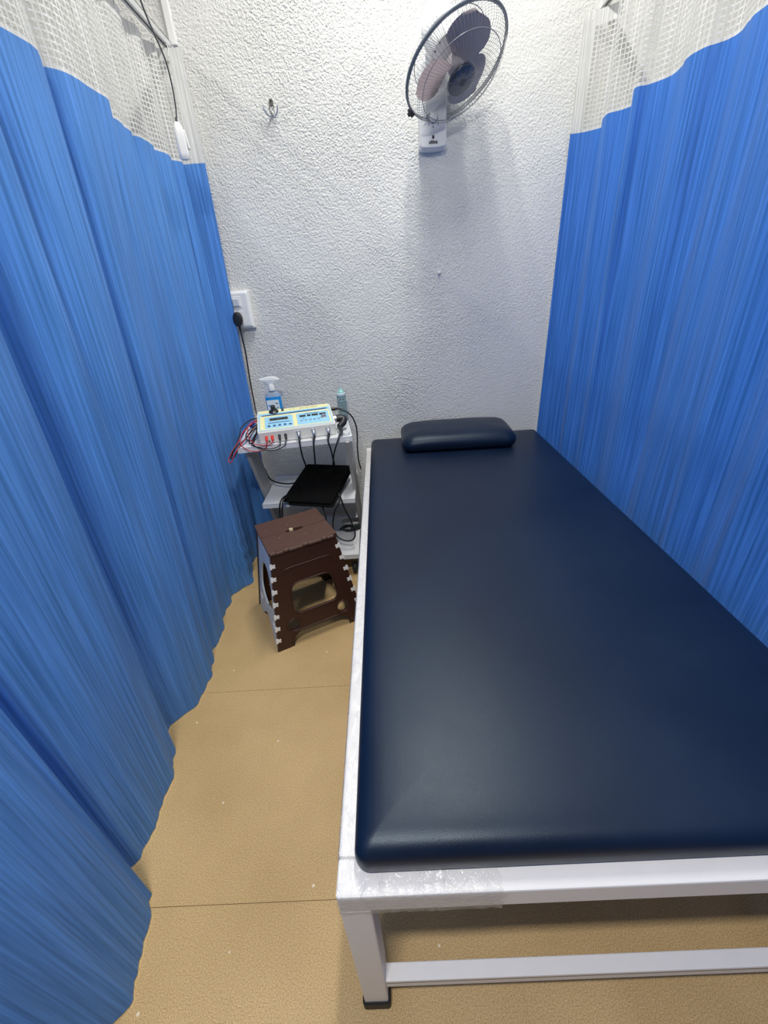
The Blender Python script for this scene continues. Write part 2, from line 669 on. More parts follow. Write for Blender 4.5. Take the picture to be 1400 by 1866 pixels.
# ------------------------------------------------------------------ the room
WY = 2.15
fl = tag(obj('floor', box(-2.6, 2.8, -2.4, WY, -0.06, -0.0035), M['joint']), kind='structure')
tile_me = None
TS = 0.6096
x_off, y_off = -0.402, 0.430
ix0 = -4
for ix in range(-4, 6):
    for iy in range(-5, 3):
        xa, ya = x_off + TS * ix, y_off + TS * iy
        xb, yb = min(xa + TS, 2.8), min(ya + TS, WY)
        xa2, ya2 = max(xa, -2.6), max(ya, -2.4)
        if xb - xa2 < 0.01 or yb - ya2 < 0.01:
            continue
        g, h = 0.00012, 0.0006
        obj('tile', box(xa2 + g, xb - g, ya2 + h, yb - h, -0.0035, 0.0), M['cork'], fl)
tag(obj('wall_back', box(-2.6, 2.8, WY, WY + 0.12, 0, 3.0), M['stucco']), kind='structure')
tag(obj('wall_left', box(-2.72, -2.6, -2.4, WY, 0, 3.0), M['paint']), kind='structure')
tag(obj('wall_right', box(2.8, 2.92, -2.4, WY, 0, 3.0), M['paint']), kind='structure')
tag(obj('wall_front', box(-2.6, 2.8, -2.52, -2.4, 0, 3.0), M['paint_far']), kind='structure')
tag(obj('ceiling', box(-2.6, 2.8, -2.4, WY, 3.0, 3.1), M['paint']), kind='structure')

# cable trunking running up the back wall above the left curtain
tr = thing('cable_trunking', 'white cable trunking strip climbing the back wall above the left curtain', 'trunking', (-0.684, WY, 2.092))
bm = box(-0.0125, 0.0125, -0.010, 0.0, 0, 0.9, 0.001)
obj('channel', bm, M['whitepl'], tr)
bm = box(-0.0105, 0.0105, -0.013, -0.0102, 0, 0.9, 0.0008)
obj('cover', bm, M['whitepl'], tr)

# white wall plug and screw in the plaster
wp = lathe([(0.0065, 0), (0.0075, 0.004), (0.006, 0.012), (0.003, 0.014)], 14, X=R(PI / 2, 'X'))
o = obj('wall_plug', wp, M['whitepl'], smooth=True)
o.location = (0.277, WY + 0.001, 1.315)
tag(o, 'small white peg stuck in the bare wall above the pillow', 'wall plug')
wp = lathe([(0.004, 0), (0.006, 0.003), (0.004, 0.006)], 12, X=R(PI / 2, 'X'))
o = obj('wall_screw', wp, M['chrome'], smooth=True)
o.location = (-0.192, WY + 0.001, 0.225)
tag(o, 'tiny bright screw head low on the wall between trolley and bed', 'screw')


# ------------------------------------------------------------------ curtains
def interp(lst, y):
    if y <= lst[0][0]: return lst[0][1]
    for (a, xa), (b, xb) in zip(lst[:-1], lst[1:]):
        if y <= b:
            t = (y - a) / (b - a)
            t = t * t * (3 - 2 * t)
            return xa + (xb - xa) * t
    return lst[-1][1]


def curtain(name, label, top, bot, z0, zs, z1, seed, cell=0.0135, blend=1.0, crinkle=0.0022, side=1, drop=0.0, toe=None, cloth='blue'):
    root = thing(name, label, 'curtain', (top[-1][1], top[-1][0], 0), 0)
    P = spline([(x, y, 0) for y, x in top], 10)
    # resample by length
    cum = [0]
    for a, b in zip(P[:-1], P[1:]):
        cum.append(cum[-1] + (b - a).length)
    Ltot = cum[-1]

    def at(u):
        lo, hi = 0, len(cum) - 1
        while hi - lo > 1:
            mid = (lo + hi) // 2
            if cum[mid] <= u: lo = mid
            else: hi = mid
        t = (u - cum[lo]) / max(cum[hi] - cum[lo], 1e-9)
        return P[lo].lerp(P[hi], t)

    def surf(u, z):
        p = at(u)
        w = max(0.0, min(1.0, (zs - z) / (zs - 0.02)))
        w = w ** blend
        xt, y = p.x, p.y
        xb = interp(bot, y)
        x = xt * (1 - w) + xb * w
        # fine upright crinkles of the cloth
        q = noise.noise(Vector((u * 38 + seed, z * 0.55, seed))) * 1.3 + noise.noise(Vector((u * 95, z * 0.9 + 3, seed + 5))) * 0.75
        q += noise.noise(Vector((u * 15, z * 0.4, seed + 9))) * 6.5
        x += q * crinkle * (0.6 + 0.4 * w + 0.3 * min(1, max(0, (zs - z) / 0.2)))
        if toe is not None:
            x += toe(y, z)
        return Vector((x, y, z)) - Vector(root.location)

    nu = int(Ltot / 0.0045)
    nz = 44
    bm = bmesh.new()
    uvl = bm.loops.layers.uv.new('UVMap')
    grid = []
    for j in range(nz + 1):
        z = z0 + (zs - z0) * (j / nz)
        grid.append([(bm.verts.new(surf(Ltot * i / nu, z)), Ltot * i / nu, z) for i in range(nu + 1)])
    for j in range(nz):
        for i in range(nu):
            q = (grid[j][i], grid[j][i + 1], grid[j + 1][i + 1], grid[j + 1][i])
            f = bm.faces.new([k[0] for k in q])
            f.smooth = True
            for lp, k in zip(f.loops, q):
                lp[uvl].uv = (k[1], k[2])
    obj('blue_cloth', bm, M[cloth], root)

    # net header: real threads, holes left open
    def net(uc, zc, solid, nm, material, off=0.0):
        bm = bmesh.new()
        uvl = bm.loops.layers.uv.new('UVMap')
        cache = {}

        def V(i, j):
            if (i, j) not in cache:
                v = surf(uc[i][0], zc[j][0])
                v.x += off
                cache[(i, j)] = bm.verts.new(v)
            return cache[(i, j)]
        for i in range(len(uc) - 1):
            for j in range(len(zc) - 1):
                if solid or uc[i][1] or zc[j][1]:
                    f = bm.faces.new((V(i, j), V(i + 1, j), V(i + 1, j + 1), V(i, j + 1)))
                    f.smooth = True
                    for lp, (a, b) in zip(f.loops, ((i, j), (i + 1, j), (i + 1, j + 1), (i, j + 1))):
                        lp[uvl].uv = (uc[a][0], zc[b][0])
        return obj(nm, bm, material, root)

    def steps(a, b, c, th):
        out = []
        x = a
        while x < b - c:
            out.append((x, True)); out.append((x + th, False))
            x += c
        out.append((x, True)); out.append((min(x + th, b), True))
        if b > x + th + 1e-4:
            out.append((b, True))
        return out
    uc = steps(0, Ltot - 0.035, cell, cell * 0.27)
    zc = steps(zs + 0.004, z1 - 0.028, cell, cell * 0.27)
    o = net(uc, zc, False, 'net_header', M['net'])
    o['kind'] = 'stuff'
    us = [(Ltot * i / nu, True) for i in range(nu + 1)]
    net(us, [(zs - 0.0015, True), (zs + 0.0045, True)], True, 'seam', M['hem'])
    net(us, [(z1 - 0.028, True), (z1 - 0.014, True), (z1, True)], True, 'heading_tape', M['hem'])
    ue = [(Ltot - 0.035 + 0.035 * i / 6, True) for i in range(7)]
    net(ue, [(zs + 0.0045 + (z1 - 0.0325 - zs) * i / 12, True) for i in range(13)], True, 'side_hem', M['hem'])
    # hooks that carry the heading on the track
    hk = []
    u = 0.03
    while u < Ltot:
        hk.append(u)
        u += 0.14
    first = None
    for u in hk:
        p = surf(u, z1 - 0.012)
        if first is None:
            b = tube([(0, 0, -0.012), (0.002, 0, 0.0), (0.004, 0, 0.014), (0.0, 0, 0.022), (-0.004, 0, 0.018)], 0.0016, 6)
            first = obj('hook', b, M['whitepl'], root, True)
            first.location = p
        else:
            c = first.copy()
            C.objects.link(c)
            c.location = p
    return root


Ltop = [(-0.9, -0.70), (-0.6, -0.665), (-0.35, -0.73), (-0.1, -0.66), (0.12, -0.73), (0.32, -0.655), (0.40, -0.655), (0.455, -0.69), (0.49, -0.75), (0.53, -0.72), (0.62, -0.665),
        (0.78, -0.648), (0.86, -0.68), (0.91, -0.735), (0.96, -0.675), (1.01, -0.665), (1.045, -0.69), (1.09, -0.663), (1.17, -0.655), (1.215, -0.668),
        (1.245, -0.70), (1.285, -0.668), (1.36, -0.655), (1.43, -0.658), (1.475, -0.675), (1.51, -0.708), (1.60, -0.714), (1.68, -0.722),
        (1.705, -0.745), (1.75, -0.722), (1.83, -0.724), (1.86, -0.745), (1.92, -0.728), (1.98, -0.735), (2.0, -0.752), (2.03, -0.728),
        (2.055, -0.722), (2.070, -0.768), (2.080, -0.71), (2.088, -0.650)]
Lbot = [(-0.9, -0.72), (-0.6, -0.66), (-0.35, -0.72), (-0.1, -0.665), (0.1, -0.69), (0.2, -0.655), (0.28, -0.615), (0.34, -0.621),
        (0.41, -0.634), (0.45, -0.655), (0.485, -0.735), (0.53, -0.722), (0.60, -0.716), (0.70, -0.722), (0.80, -0.742), (0.9, -0.805), (1.0, -0.742), (1.1, -0.738),
        (1.17, -0.752), (1.24, -0.772), (1.36, -0.770), (1.45, -0.796), (1.57, -0.803), (1.64, -0.765), (1.69, -0.737), (1.76, -0.75),
        (1.85, -0.775), (1.95, -0.76), (2.03, -0.775), (2.088, -0.70)]


def left_toe(y, z):
    # the foot of the cloth is gathered where it meets the trolley
    if z > 0.5: return 0.0
    g = math.exp(-((y - 1.72) / 0.10) ** 2) * (1 - z / 0.5)
    return g * 0.012 * math.sin(z * 70 + y * 30)


curtain('curtain_left', 'bright blue curtain on the left with white net top, hem on the floor', Ltop, Lbot, 0.006, 1.745, 2.065, 3.0, toe=left_toe)

Rtop = [(-0.6, 0.84), (-0.4, 0.89), (-0.2, 0.84), (0.0, 0.885), (0.2, 0.835), (0.42, 0.885), (0.55, 0.83), (0.75, 0.885), (0.87, 0.835), (1.0, 0.882), (1.06, 0.855),
        (1.15, 0.84), (1.24, 0.868), (1.30, 0.862), (1.42, 0.892), (1.47, 0.856), (1.52, 0.85), (1.62, 0.876), (1.685, 0.842),
        (1.70, 0.812), (1.76, 0.838), (1.85, 0.888), (1.90, 0.865), (1.93, 0.832), (1.99, 0.85), (2.06, 0.892), (2.10, 0.872), (2.13, 0.83), (2.140, 0.792)]
Rbot = [(-0.6, 0.85), (-0.2, 0.90), (0.0, 0.85), (0.2, 0.90), (0.42, 0.86), (0.6, 0.90), (0.85, 0.85), (1.02, 0.895), (1.1, 0.86), (1.15, 0.885), (1.28, 0.855), (1.40, 0.90), (1.5, 0.86),
        (1.62, 0.89), (1.71, 0.85), (1.83, 0.90), (1.93, 0.85), (2.05, 0.90), (2.14, 0.795)]
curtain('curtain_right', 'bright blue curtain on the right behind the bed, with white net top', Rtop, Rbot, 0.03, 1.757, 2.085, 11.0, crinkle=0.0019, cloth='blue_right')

for nm, x, z, lab in (('curtain_track', -0.70, 2.085, 'white aluminium curtain track over the left blue curtain'),
                      ('curtain_track', 0.862, 2.105, 'pale aluminium curtain track over the right blue curtain')):
    t = thing(nm, lab, 'curtain track', (x, WY, z))
    b = box(-0.011, -0.009, -2.9, -0.001, -0.009, 0.011)
    box(0.009, 0.011, -2.9, -0.001, -0.009, 0.011, bm=b)
    box(-0.011, 0.011, -2.9, -0.001, 0.009, 0.011, bm=b)
    box(-0.0085, -0.004, -2.9, -0.001, -0.009, -0.0075, bm=b)
    box(0.004, 0.0085, -2.9, -0.001, -0.009, -0.0075, bm=b)
    obj('rail', b, M['alu'], t)
    obj('end_cap', box(-0.0125, 0.0125, -0.010, -0.0005, -0.0105, 0.0125, 0.001), M['whitepl'], t)
    obj('ceiling_hanger', box(-0.004, 0.004, -0.42, -0.40, 0.011, 3.0 - z), M['alu'], t)
    obj('ceiling_hanger', box(-0.004, 0.004, -1.9, -1.88, 0.011, 3.0 - z), M['alu'], t)

# bell-push switch hanging on its cord by the left curtain
ps = thing('pendant_switch', 'white pendant push switch on a grey cord by the left net header', 'switch', (-0.626, 1.82, 1.70))
lx = lambda p: (p[0] + 0.626, p[1] - 1.82, p[2] - 1.70)
cordp = [(-0.55, 1.47, 2.999), (-0.552, 1.47, 2.5), (-0.549, 1.49, 2.12), (-0.556, 1.54, 2.0), (-0.570, 1.60, 1.965), (-0.585, 1.68, 1.946), (-0.591, 1.74, 1.917), (-0.601, 1.78, 1.877), (-0.615, 1.81, 1.829), (-0.626, 1.82, 1.795)]
obj('cord', tube([lx(p) for p in cordp], 0.0024, 6), M['cord'], ps, True)
body = slab(0.0155, 0.0125, 0.008, [(0.004, 0.0), (0.001, 0.006), (0.0, 0.016), (0.0, 0.060), (0.0008, 0.076), (0.005, 0.092), (0.0095, 0.098)], 5)
obj('body', body, M['whitepl'], ps, True, X=R(0.5, 'Z') @ T((0, 0, -0.001)), auto=50)
b = slab(0.0075, 0.026, 0.004, [(0.001, 0.0), (0, 0.003), (0.001, 0.006), (0.004, 0.007)], 4)
obj('rocker', b, M['whitepl'], ps, True, X=R(0.5, 'Z') @ T((0.014, -0.003, 0.05)) @ R(PI / 2, 'Y') @ R(PI / 2, 'Z') @ R(-0.12, 'X'))
obj('strain_relief', lathe([(0.004, 0), (0.0045, 0.004), (0.003, 0.012)], 10, X=T((0, 0, 0.095))), M['cord'], ps, True)

# ------------------------------------------------------------------ the bed
BX0, BX1, BY0, BY1, BZ = -0.116, 0.788, 0.258, 2.135, 0.5185
TB = 0.048
bed = thing('treatment_bed', 'white steel treatment bed frame carrying the navy mattress', 'bed', (BX0, BY0, 0))


def bpart(name, b, material, smooth=False, auto=None):
    return obj(name, b, material, bed, smooth, X=T((-BX0, -BY0, 0)), auto=auto)


bpart('side_rail', box(BX0, BX0 + TB, BY0 + TB, BY1 - TB, BZ - TB, BZ, 0.003), M['frame'])
bpart('side_rail', box(BX1 - TB, BX1, BY0 + TB, BY1 - TB, BZ - TB, BZ, 0.003), M['frame'])
bpart('end_rail', box(BX0, BX1, BY0, BY0 + TB, BZ - TB, BZ, 0.003), M['frame'])
bpart('end_rail', box(BX0, BX1, BY1 - TB, BY1, BZ - TB, BZ, 0.003), M['frame'])
bpart('deck_board', box(BX0 + TB, BX1 - TB, BY0 + TB, BY1 - TB, BZ - 0.016, BZ - 0.002), M['frame'])
for y in (0.72, 1.2, 1.68):
    bpart('cross_bar', box(BX0 + TB, BX1 - TB, y - 0.0125, y + 0.0125, BZ - 0.041, BZ - 0.016, 0.002), M['frame'])
for x in (BX0, BX1 - TB):
    for y in (BY0, BY1 - TB):
        lg = bpart('leg', box(x, x + TB, y, y + TB, 0.012, BZ - TB, 0.003), M['frame'])
        f = slab(TB / 2 + 0.004, TB / 2 + 0.004, 0.006, [(0.002, 0), (0, 0.003), (0, 0.032), (0.0025, 0.035), (0.006, 0.035)], 4)
        obj('rubber_foot', f, M['rubber'], lg, X=T((x + TB / 2 - BX0, y + TB / 2 - BY0, 0.0)))
# lower stretcher bars, angle section
for y0, s in ((BY0 + 0.004, 1), (BY1 - 0.004, -1)):
    b = box(BX0 + TB, BX1 - TB, min(y0, y0 + s * 0.026), max(y0, y0 + s * 0.026), 0.120, 0.133, 0.002)
    box(BX0 + TB, BX1 - TB, min(y0, y0 + s * 0.005), max(y0, y0 + s * 0.005), 0.102, 0.126, 0.0015, bm=b)
    bpart('stretcher', b, M['frame'])
bpart('stretcher', box(BX1 - 0.036, BX1 - 0.011, BY0 + TB, BY1 - TB, 0.106, 0.131, 0.002), M['frame'])


# crinkled stretch film left on the frame
def film(x0, x1, y0, y1, z0, z1, axis, L, seed, ragged=0.0, amp=0.0022):
    """sleeve round a square tube along axis (0 = X, 1 = Y)"""
    b = bmesh.new()
    n = int(L / 0.008)
    rings = []
    a0, a1 = (x0, x1) if axis == 0 else (y0, y1)
    c0, c1 = (y0, y1) if axis == 0 else (x0, x1)
    sect = []
    for k in range(6): sect.append((c0 + (c1 - c0) * k / 6, z1))
    for k in range(6): sect.append((c1, z1 + (z0 - z1) * k / 6))
    for k in range(6): sect.append((c1 + (c0 - c1) * k / 6, z0))
    for k in range(6): sect.append((c0, z0 + (z1 - z0) * k / 6))
    cc, cz = (c0 + c1) / 2, (z0 + z1) / 2
    for i in range(n + 1):
        t = i / n
        a = a0 + (a1 - a0) * t
        ring = []
        for k, (c, z) in enumerate(sect):
            q = 0.5 + 0.5 * noise.noise(Vector((a * 75, k * 0.75 + a * 20, seed))) + 0.35 * noise.noise(Vector((a * 160, k * 1.3, seed + 4)))
            d = Vector((c - cc, z - cz))
            g = d.normalized() * (0.0012 + max(0, q) * amp)
            aa = a
            if i == n and ragged:
                aa += ragged * noise.noise(Vector((k * 0.9, seed, 2.0)))
            p = (aa, c + g.x, z + g.y) if axis == 0 else (c + g.x, aa, z + g.y)
            ring.append(b.verts.new(p))
        rings.append(ring)
    m_ = len(sect)
    for A, B in zip(rings[:-1], rings[1:]):
        for j in range(m_):
            b.faces.new((A[j], A[(j + 1) % m_], B[(j + 1) % m_], B[j]))
    bmesh.ops.recalc_face_normals(b, faces=b.faces)
    return b


tag(bpart('stretch_film', film(BX0, BX0 + TB, BY0 + TB, BY1 - 0.05, BZ - TB, BZ, 1, 1.8, 1.0, amp=0.0009), M['film'], True), 'crinkled clear film wrapped along the left rail')
tag(bpart('stretch_film', film(BX0, 0.126, BY0, BY0 + TB, BZ - TB, BZ, 0, 0.24, 5.0, 0.02, amp=0.0032), M['film'], True), 'crinkled clear film wrapped round the near corner')

# mattress
MX0, MX1, MY0, MY1 = -0.088, 0.780, 0.282, 2.118
hx, hy = (MX1 - MX0) / 2, (MY1 - MY0) / 2
prof = [(0.010, 0.0), (0.003, 0.004), (0.0, 0.014), (0.0, 0.028), (0.002, 0.038), (0.006, 0.045), (0.013, 0.0515), (0.022, 0.0555), (0.034, 0.058), (0.05, 0.0597), (0.08, 0.0612), (0.13, 0.0625), (0.2, 0.0632), (0.3, 0.0636), (0.40, 0.0638), (0.43, 0.0638)]
b = slab(hx, hy, 0.022, prof, 8)
o = obj('mattress', b, M['leather'], None, True)
o.location = ((MX0 + MX1) / 2, (MY0 + MY1) / 2, BZ + 0.0015)
tag(o, 'navy leatherette mattress lying on the white bed frame', 'mattress')

# pillow
prof = [(0.05, 0.004), (0.028, 0.003), (0.012, 0.010), (0.003, 0.024), (0.0, 0.038), (0.002, 0.050), (0.009, 0.062), (0.022, 0.072), (0.04, 0.078), (0.065, 0.082), (0.10, 0.084), (0.137, 0.0845)]
b = slab(0.268, 0.146, 0.05, prof, 8)
for v in b.verts:
    # corners are pulled in and thinner, sides bow out a little
    fx, fy = abs(v.co.x) / 0.268, abs(v.co.y) / 0.14
    v.co.z *= 1.08
    v.co.z *= 1 - 0.22 * (fx ** 4) * (fy ** 4) - 0.06 * fx ** 4
    v.co.y *= 1.0 + 0.03 * (1 - fx ** 2)
    v.co.z += 0.0012 * noise.noise(v.co * 14)
o = obj('pillow', b, M['leather'], None, True)
o.location = (0.336, 1.974, BZ + 0.0610)
o.rotation_euler = (0, 0, math.radians(-1.0))
tag(o, 'small navy leatherette pillow at the wall end of the mattress', 'pillow')

# ------------------------------------------------------------------ folding step stool
SY = math.atan2(0.451, 0.893)
bu, bv, tu, tv, SH = 0.195, 0.1765, 0.133, 0.122, 0.435
ux, uy = 0.893, 0.451
sc = Vector((-0.499, 1.216, 0)) + Vector((ux, uy, 0)) * bu + Vector((-uy, ux, 0)) * bv
st = thing('folding_stool', 'brown folding step stool with pale grey sides in front of the trolley', 'stool', sc, SY)
PH = SH - 0.016                        # top of the upright panels
slF = math.hypot(PH, bv - tv)          # panel height along its slope


def face_matrix(sign, front):
    """panel plane: local x along the edge, y up the slope, z outwards"""
    if front:
        o = Vector((0, -bv * sign, 0)); y = Vector((0, (bv - tv) * sign, PH)).normalized(); x = Vector((1 * sign, 0, 0))
    else:
        o = Vector((bu * sign, 0, 0)); y = Vector((-(bu - tu) * sign, 0, PH)).normalized(); x = Vector((0, 1 * sign, 0))
    z = x.cross(y)
    return basis(o, x, y, z)


def ring_path(loop, X, r, z=0.0, n=6):
    pts = [X @ Vector((p[0], p[1], z)) for p in loop]
    return tube(pts, r, n, closed=True, smooth_path=False)


for sign in (1, -1):
    X = face_matrix(sign, True) @ T((0, 0, -0.006))
    arch = round_poly([(-bu, 0), (-bu + 0.062, 0), (-bu + 0.070, 0.030), (-0.085, 0.062), (0.085, 0.062), (bu - 0.070, 0.030), (bu - 0.062, 0), (bu, 0), (tu, slF), (-tu, slF)],
                      [0, 0.004, 0.02, 0.03, 0.03, 0.02, 0.004, 0, 0.004, 0.004])
    win = round_poly([(-0.098, 0.142), (0.098, 0.142), (0.084, 0.282), (-0.084, 0.282)], 0.034)
    h1, h2 = circ(-0.108, 0.097, 0.0235), circ(0.108, 0.097, 0.0235)
    pn = obj('end_panel', plate(arch, [win, h1, h2], 0.012, 0.0015), M['brown'], st, X=X)
    Xo = face_matrix(sign, True)
    b = ring_path(win, Xo, 0.0035)
    obj('window_rim', b, M['brown'], pn, True)
    for hh in (circ(-0.108, 0.097, 0.029), circ(0.108, 0.097, 0.029)):
        obj('hole_rim', ring_path(hh, Xo, 0.003), M['brown'], pn, True)
    ar = [Xo @ Vector((x, y, 0)) for x, y in ((-0.127, 0.004), (-0.123, 0.030), (-0.108, 0.054), (-0.085, 0.0655), (0.085, 0.0655), (0.108, 0.054), (0.123, 0.030), (0.127, 0.004))]
    obj('arch_rim', tube(ar, 0.003, 6), M['brown'], pn, True)
    ar = [Xo @ Vector((x, y, 0)) for x, y in ((-0.104, 0.322), (-0.098, 0.340), (-0.080, 0.3525), (0, 0.353), (0.080, 0.3525), (0.098, 0.340), (0.104, 0.322))]
    obj('moulded_ridge', tube(ar, 0.0033, 6), M['brown'], pn, True)

for sign in (1, -1):
    # each side is two pale leaves that fold inwards on a centre line
    X = face_matrix(sign, False) @ T((0, 0, -0.008))
    slS = math.hypot(PH, bu - tu)
    for half in (-1, 1):
        wb, wt = bv - 0.012, tv - 0.012
        e = 0.0012
        outl = round_poly([(e, 0.062), (0.03, 0.055), (0.070, 0.030), (0.098, 0.0), (wb, 0.0), (wt, slS - 0.006), (e, slS - 0.006),
                           (e, 0.318), (0.040, 0.310), (0.086, 0.255), (0.098, 0.165), (0.060, 0.128), (e, 0.118)],
                          [0, 0.01, 0.02, 0.006, 0, 0, 0, 0, 0.02, 0.03, 0.02, 0.02, 0])
        holes = [circ(0.108, 0.092, 0.021)]
        if half < 0:
            outl = [(-x, y) for x, y in reversed(outl)]
            holes = [[(-x, y) for x, y in reversed(h)] for h in holes]
        obj('side_leaf', plate(outl, holes, 0.008, 0.001), M['greypl'], st, X=X)
    for ya, yb in ((0.066, 0.114), (0.322, slS - 0.01)):
        obj('fold_hinge', tube([X @ Vector((0, ya, 0)), X @ Vector((0, yb, 0))], 0.0045, 8), M['greypl'], st, True)

# white bone-shaped hinge tabs up the corner edges
tab = None
tp = round_poly([(-0.011, -0.0105), (-0.003, -0.0125), (0.0, -0.006), (0.0085, -0.0095), (0.0115, -0.003), (0.0075, 0.0), (0.0115, 0.003), (0.0085, 0.0095), (0.0, 0.006), (-0.003, 0.0125), (-0.011, 0.0105)], 0.002, 3)
for fs in (1,):
    X = face_matrix(fs, True)
    for es in (-1, 1):
        for k in range(7):
            y = 0.052 + k * 0.0545
            w = bu + (tu - bu) * (y / slF)
            edge = Vector((tu - bu, slF, 0)).normalized()
            Y = Vector((edge.x * es, edge.y, 0))
            Xx = Vector((Y.y, -Y.x, 0)) * 1.0
            if es > 0:
                loc = basis((w - 0.0055, y, 0.0004), -Xx, Y, Vector((0, 0, -1)))
            else:
                loc = basis((-(w - 0.0055), y, 0.0004), Xx, Y, Vector((0, 0, 1)))
            if tab is None:
                tab = obj('hinge_tab', plate(tp, [], 0.003, 0.0006), M['whitepl'], st)
                o = tab
            else:
                o = tab.copy()
                C.objects.link(o)
            o.matrix_local = X @ loc

# the seat: two leaves meeting on a toothed centre joint, with a hand slot
def half_top(s):
    xs = [-tu - 0.004, -0.118, -0.098, -0.082, -0.064, -0.052, 0.052, 0.064, 0.082, 0.098, 0.118, tu + 0.004]
    g = 0.0017
    pts = []
    lvl = [0.004, -0.004, 0.004, -0.004, 0.004, 0.0, 0.004, -0.004, 0.004, -0.004, 0.004]
    for i in range(len(xs) - 1):
        if i == 5:
            # the slot
            for j in range(9):
                a = PI * j / 8
                pts.append((-0.037 * math.cos(a), s * (g + 0.0105 * math.sin(a) ** 0.7 if 0 < j < 8 else g)))
        else:
            pts.append((xs[i] + (g if lvl[i] * s < 0 else -g) * 0, lvl[i] + s * g))
            pts.append((xs[i + 1], lvl[i] + s * g))
    ed = s * (tv + 0.003)
    pts += [(tu + 0.004, ed), (-tu - 0.004, ed)]
    return pts if s > 0 else list(reversed(pts))


for s in (1, -1):
    pts = half_top(s)
    lf = obj('seat_leaf', plate(pts, [], 0.014, 0.0012), M['brown_top'], st, X=T((0, 0, SH - 0.007)))
    # rolled knuckles along the outer edge
    x = -tu
    i = 0
    lens = [0.022, 0.030, 0.020, 0.056, 0.022, 0.056, 0.020, 0.030]
    while x < tu - 0.012:
        L = min(lens[i % len(lens)], tu - x)
        hi = i % 2
        b = tube([(x + 0.0012, s * (tv + 0.003), SH - 0.0075 - 0.002 * hi), (x + L - 0.0012, s * (tv + 0.003), SH - 0.0075 - 0.002 * hi)], 0.0068, 8)
        obj('knuckle', b, M['brown_top'], lf, True, auto=40)
        x += L
        i += 1
obj('latch', box(-0.020, -0.005, -0.004, 0.011, SH - 0.012, SH + 0.004, 0.002), M['beige'], st)
# dusty white paint specks dropped on the seat
for x, y in ((0.02, 0.085), (0.062, 0.10), (-0.07, -0.035), (0.075, -0.055), (0.03, -0.06), (-0.105, 0.05), (-0.035, -0.095), (-0.015, 0.052)):
    r = random.uniform(0.0011, 0.0024)
    obj('paint_speck', lathe([(r, 0), (r * 0.9, 0.0004), (r * 0.4, 0.0007)], 7, X=T((x, y, SH))), M['beige'], st, True)

# ------------------------------------------------------------------ trolley
TRZ = math.radians(7.5)
tro = thing('instrument_trolley', 'white three-shelf instrument trolley against the wall, left of the bed', 'trolley', (-0.659, 1.731, 0))
TL = Vector(tro.location)


def tray(w, d, z, th, lip_up=0.004):
    b = box(0, w, 0, d, z - 0.003, z, 0.0)
    box(0, w, 0, 0.002, z - th, z, 0.0008, bm=b)
    box(0, w, d - 0.002, d, z - th, z + lip_up, 0.0008, bm=b)
    box(0, 0.002, 0, d, z - th, z, 0.0008, bm=b)
    box(w - 0.002, w, 0, d, z - th, z, 0.0008, bm=b)
    return b


obj('top_tray', tray(0.506, 0.312, 0.70, 0.024), M['trolley'], tro, X=R(TRZ, 'Z'))
Xs = T(Vector((-0.619, 1.768, 0)) - TL) @ R(math.radians(0.5), 'Z')
obj('middle_shelf', tray(0.446, 0.335, 0.40, 0.022, 0.012), M['trolley'], tro, X=Xs)
Xs = T(Vector((-0.616, 1.688, 0)) - TL) @ R(math.radians(1.0), 'Z')
obj('bottom_shelf', tray(0.440, 0.400, 0.13, 0.024, 0.012), M['trolley'], tro, X=Xs)
for x in (-0.640, -0.187):
    # flat side strips lean back towards the wall as they go down
    b = bmesh.new()
    w = 0.018
    ztop, zbot = 0.688, 0.120
    yt, yb = 1.752, 1.990
    dz = ztop - zbot
    v = []
    for (yy, zz, dd) in ((yt, ztop, 0.118), (yb, zbot, 0.105)):
        for xx in (x, x + w):
            v.append(b.verts.new((xx, yy, zz)))
            v.append(b.verts.new((xx, yy + dd, zz)))
    a = v
    for q in ((0, 1, 3, 2), (4, 6, 7, 5), (0, 4, 5, 1), (2, 3, 7, 6), (0, 2, 6, 4), (1, 5, 7, 3)):
        b.faces.new([a[i] for i in q])
    bmesh.ops.recalc_face_normals(b, faces=b.faces)
    bmesh.ops.bevel(b, geom=list(b.edges), offset=0.0015, segments=1, affect='EDGES')
    o = obj('side_strip', b, M['steelgrey'], tro, X=T(-TL))
for x, y in ((-0.585, 1.725), (-0.205, 1.730), (-0.585, 2.05), (-0.205, 2.05)):
    cs = obj('caster', lathe([(0.019, -0.011), (0.029, -0.010), (0.031, -0.004), (0.031, 0.004), (0.029, 0.010), (0.019, 0.011)], 20, X=T(Vector((x, y, 0.0312)) - TL) @ R(PI / 2, 'Y')), M['rubber'], tro, True, auto=40)
    f = box(-0.015, -0.012, -0.012, 0.012, 0.025, 0.10, 0.001)
    box(0.012, 0.015, -0.012, 0.012, 0.025, 0.10, 0.001, bm=f)
    box(-0.016, 0.016, -0.016, 0.016, 0.095, 0.107, 0.002, bm=f)
    obj('fork', f, M['black'], cs, X=T(Vector((x, y, 0)) - TL))

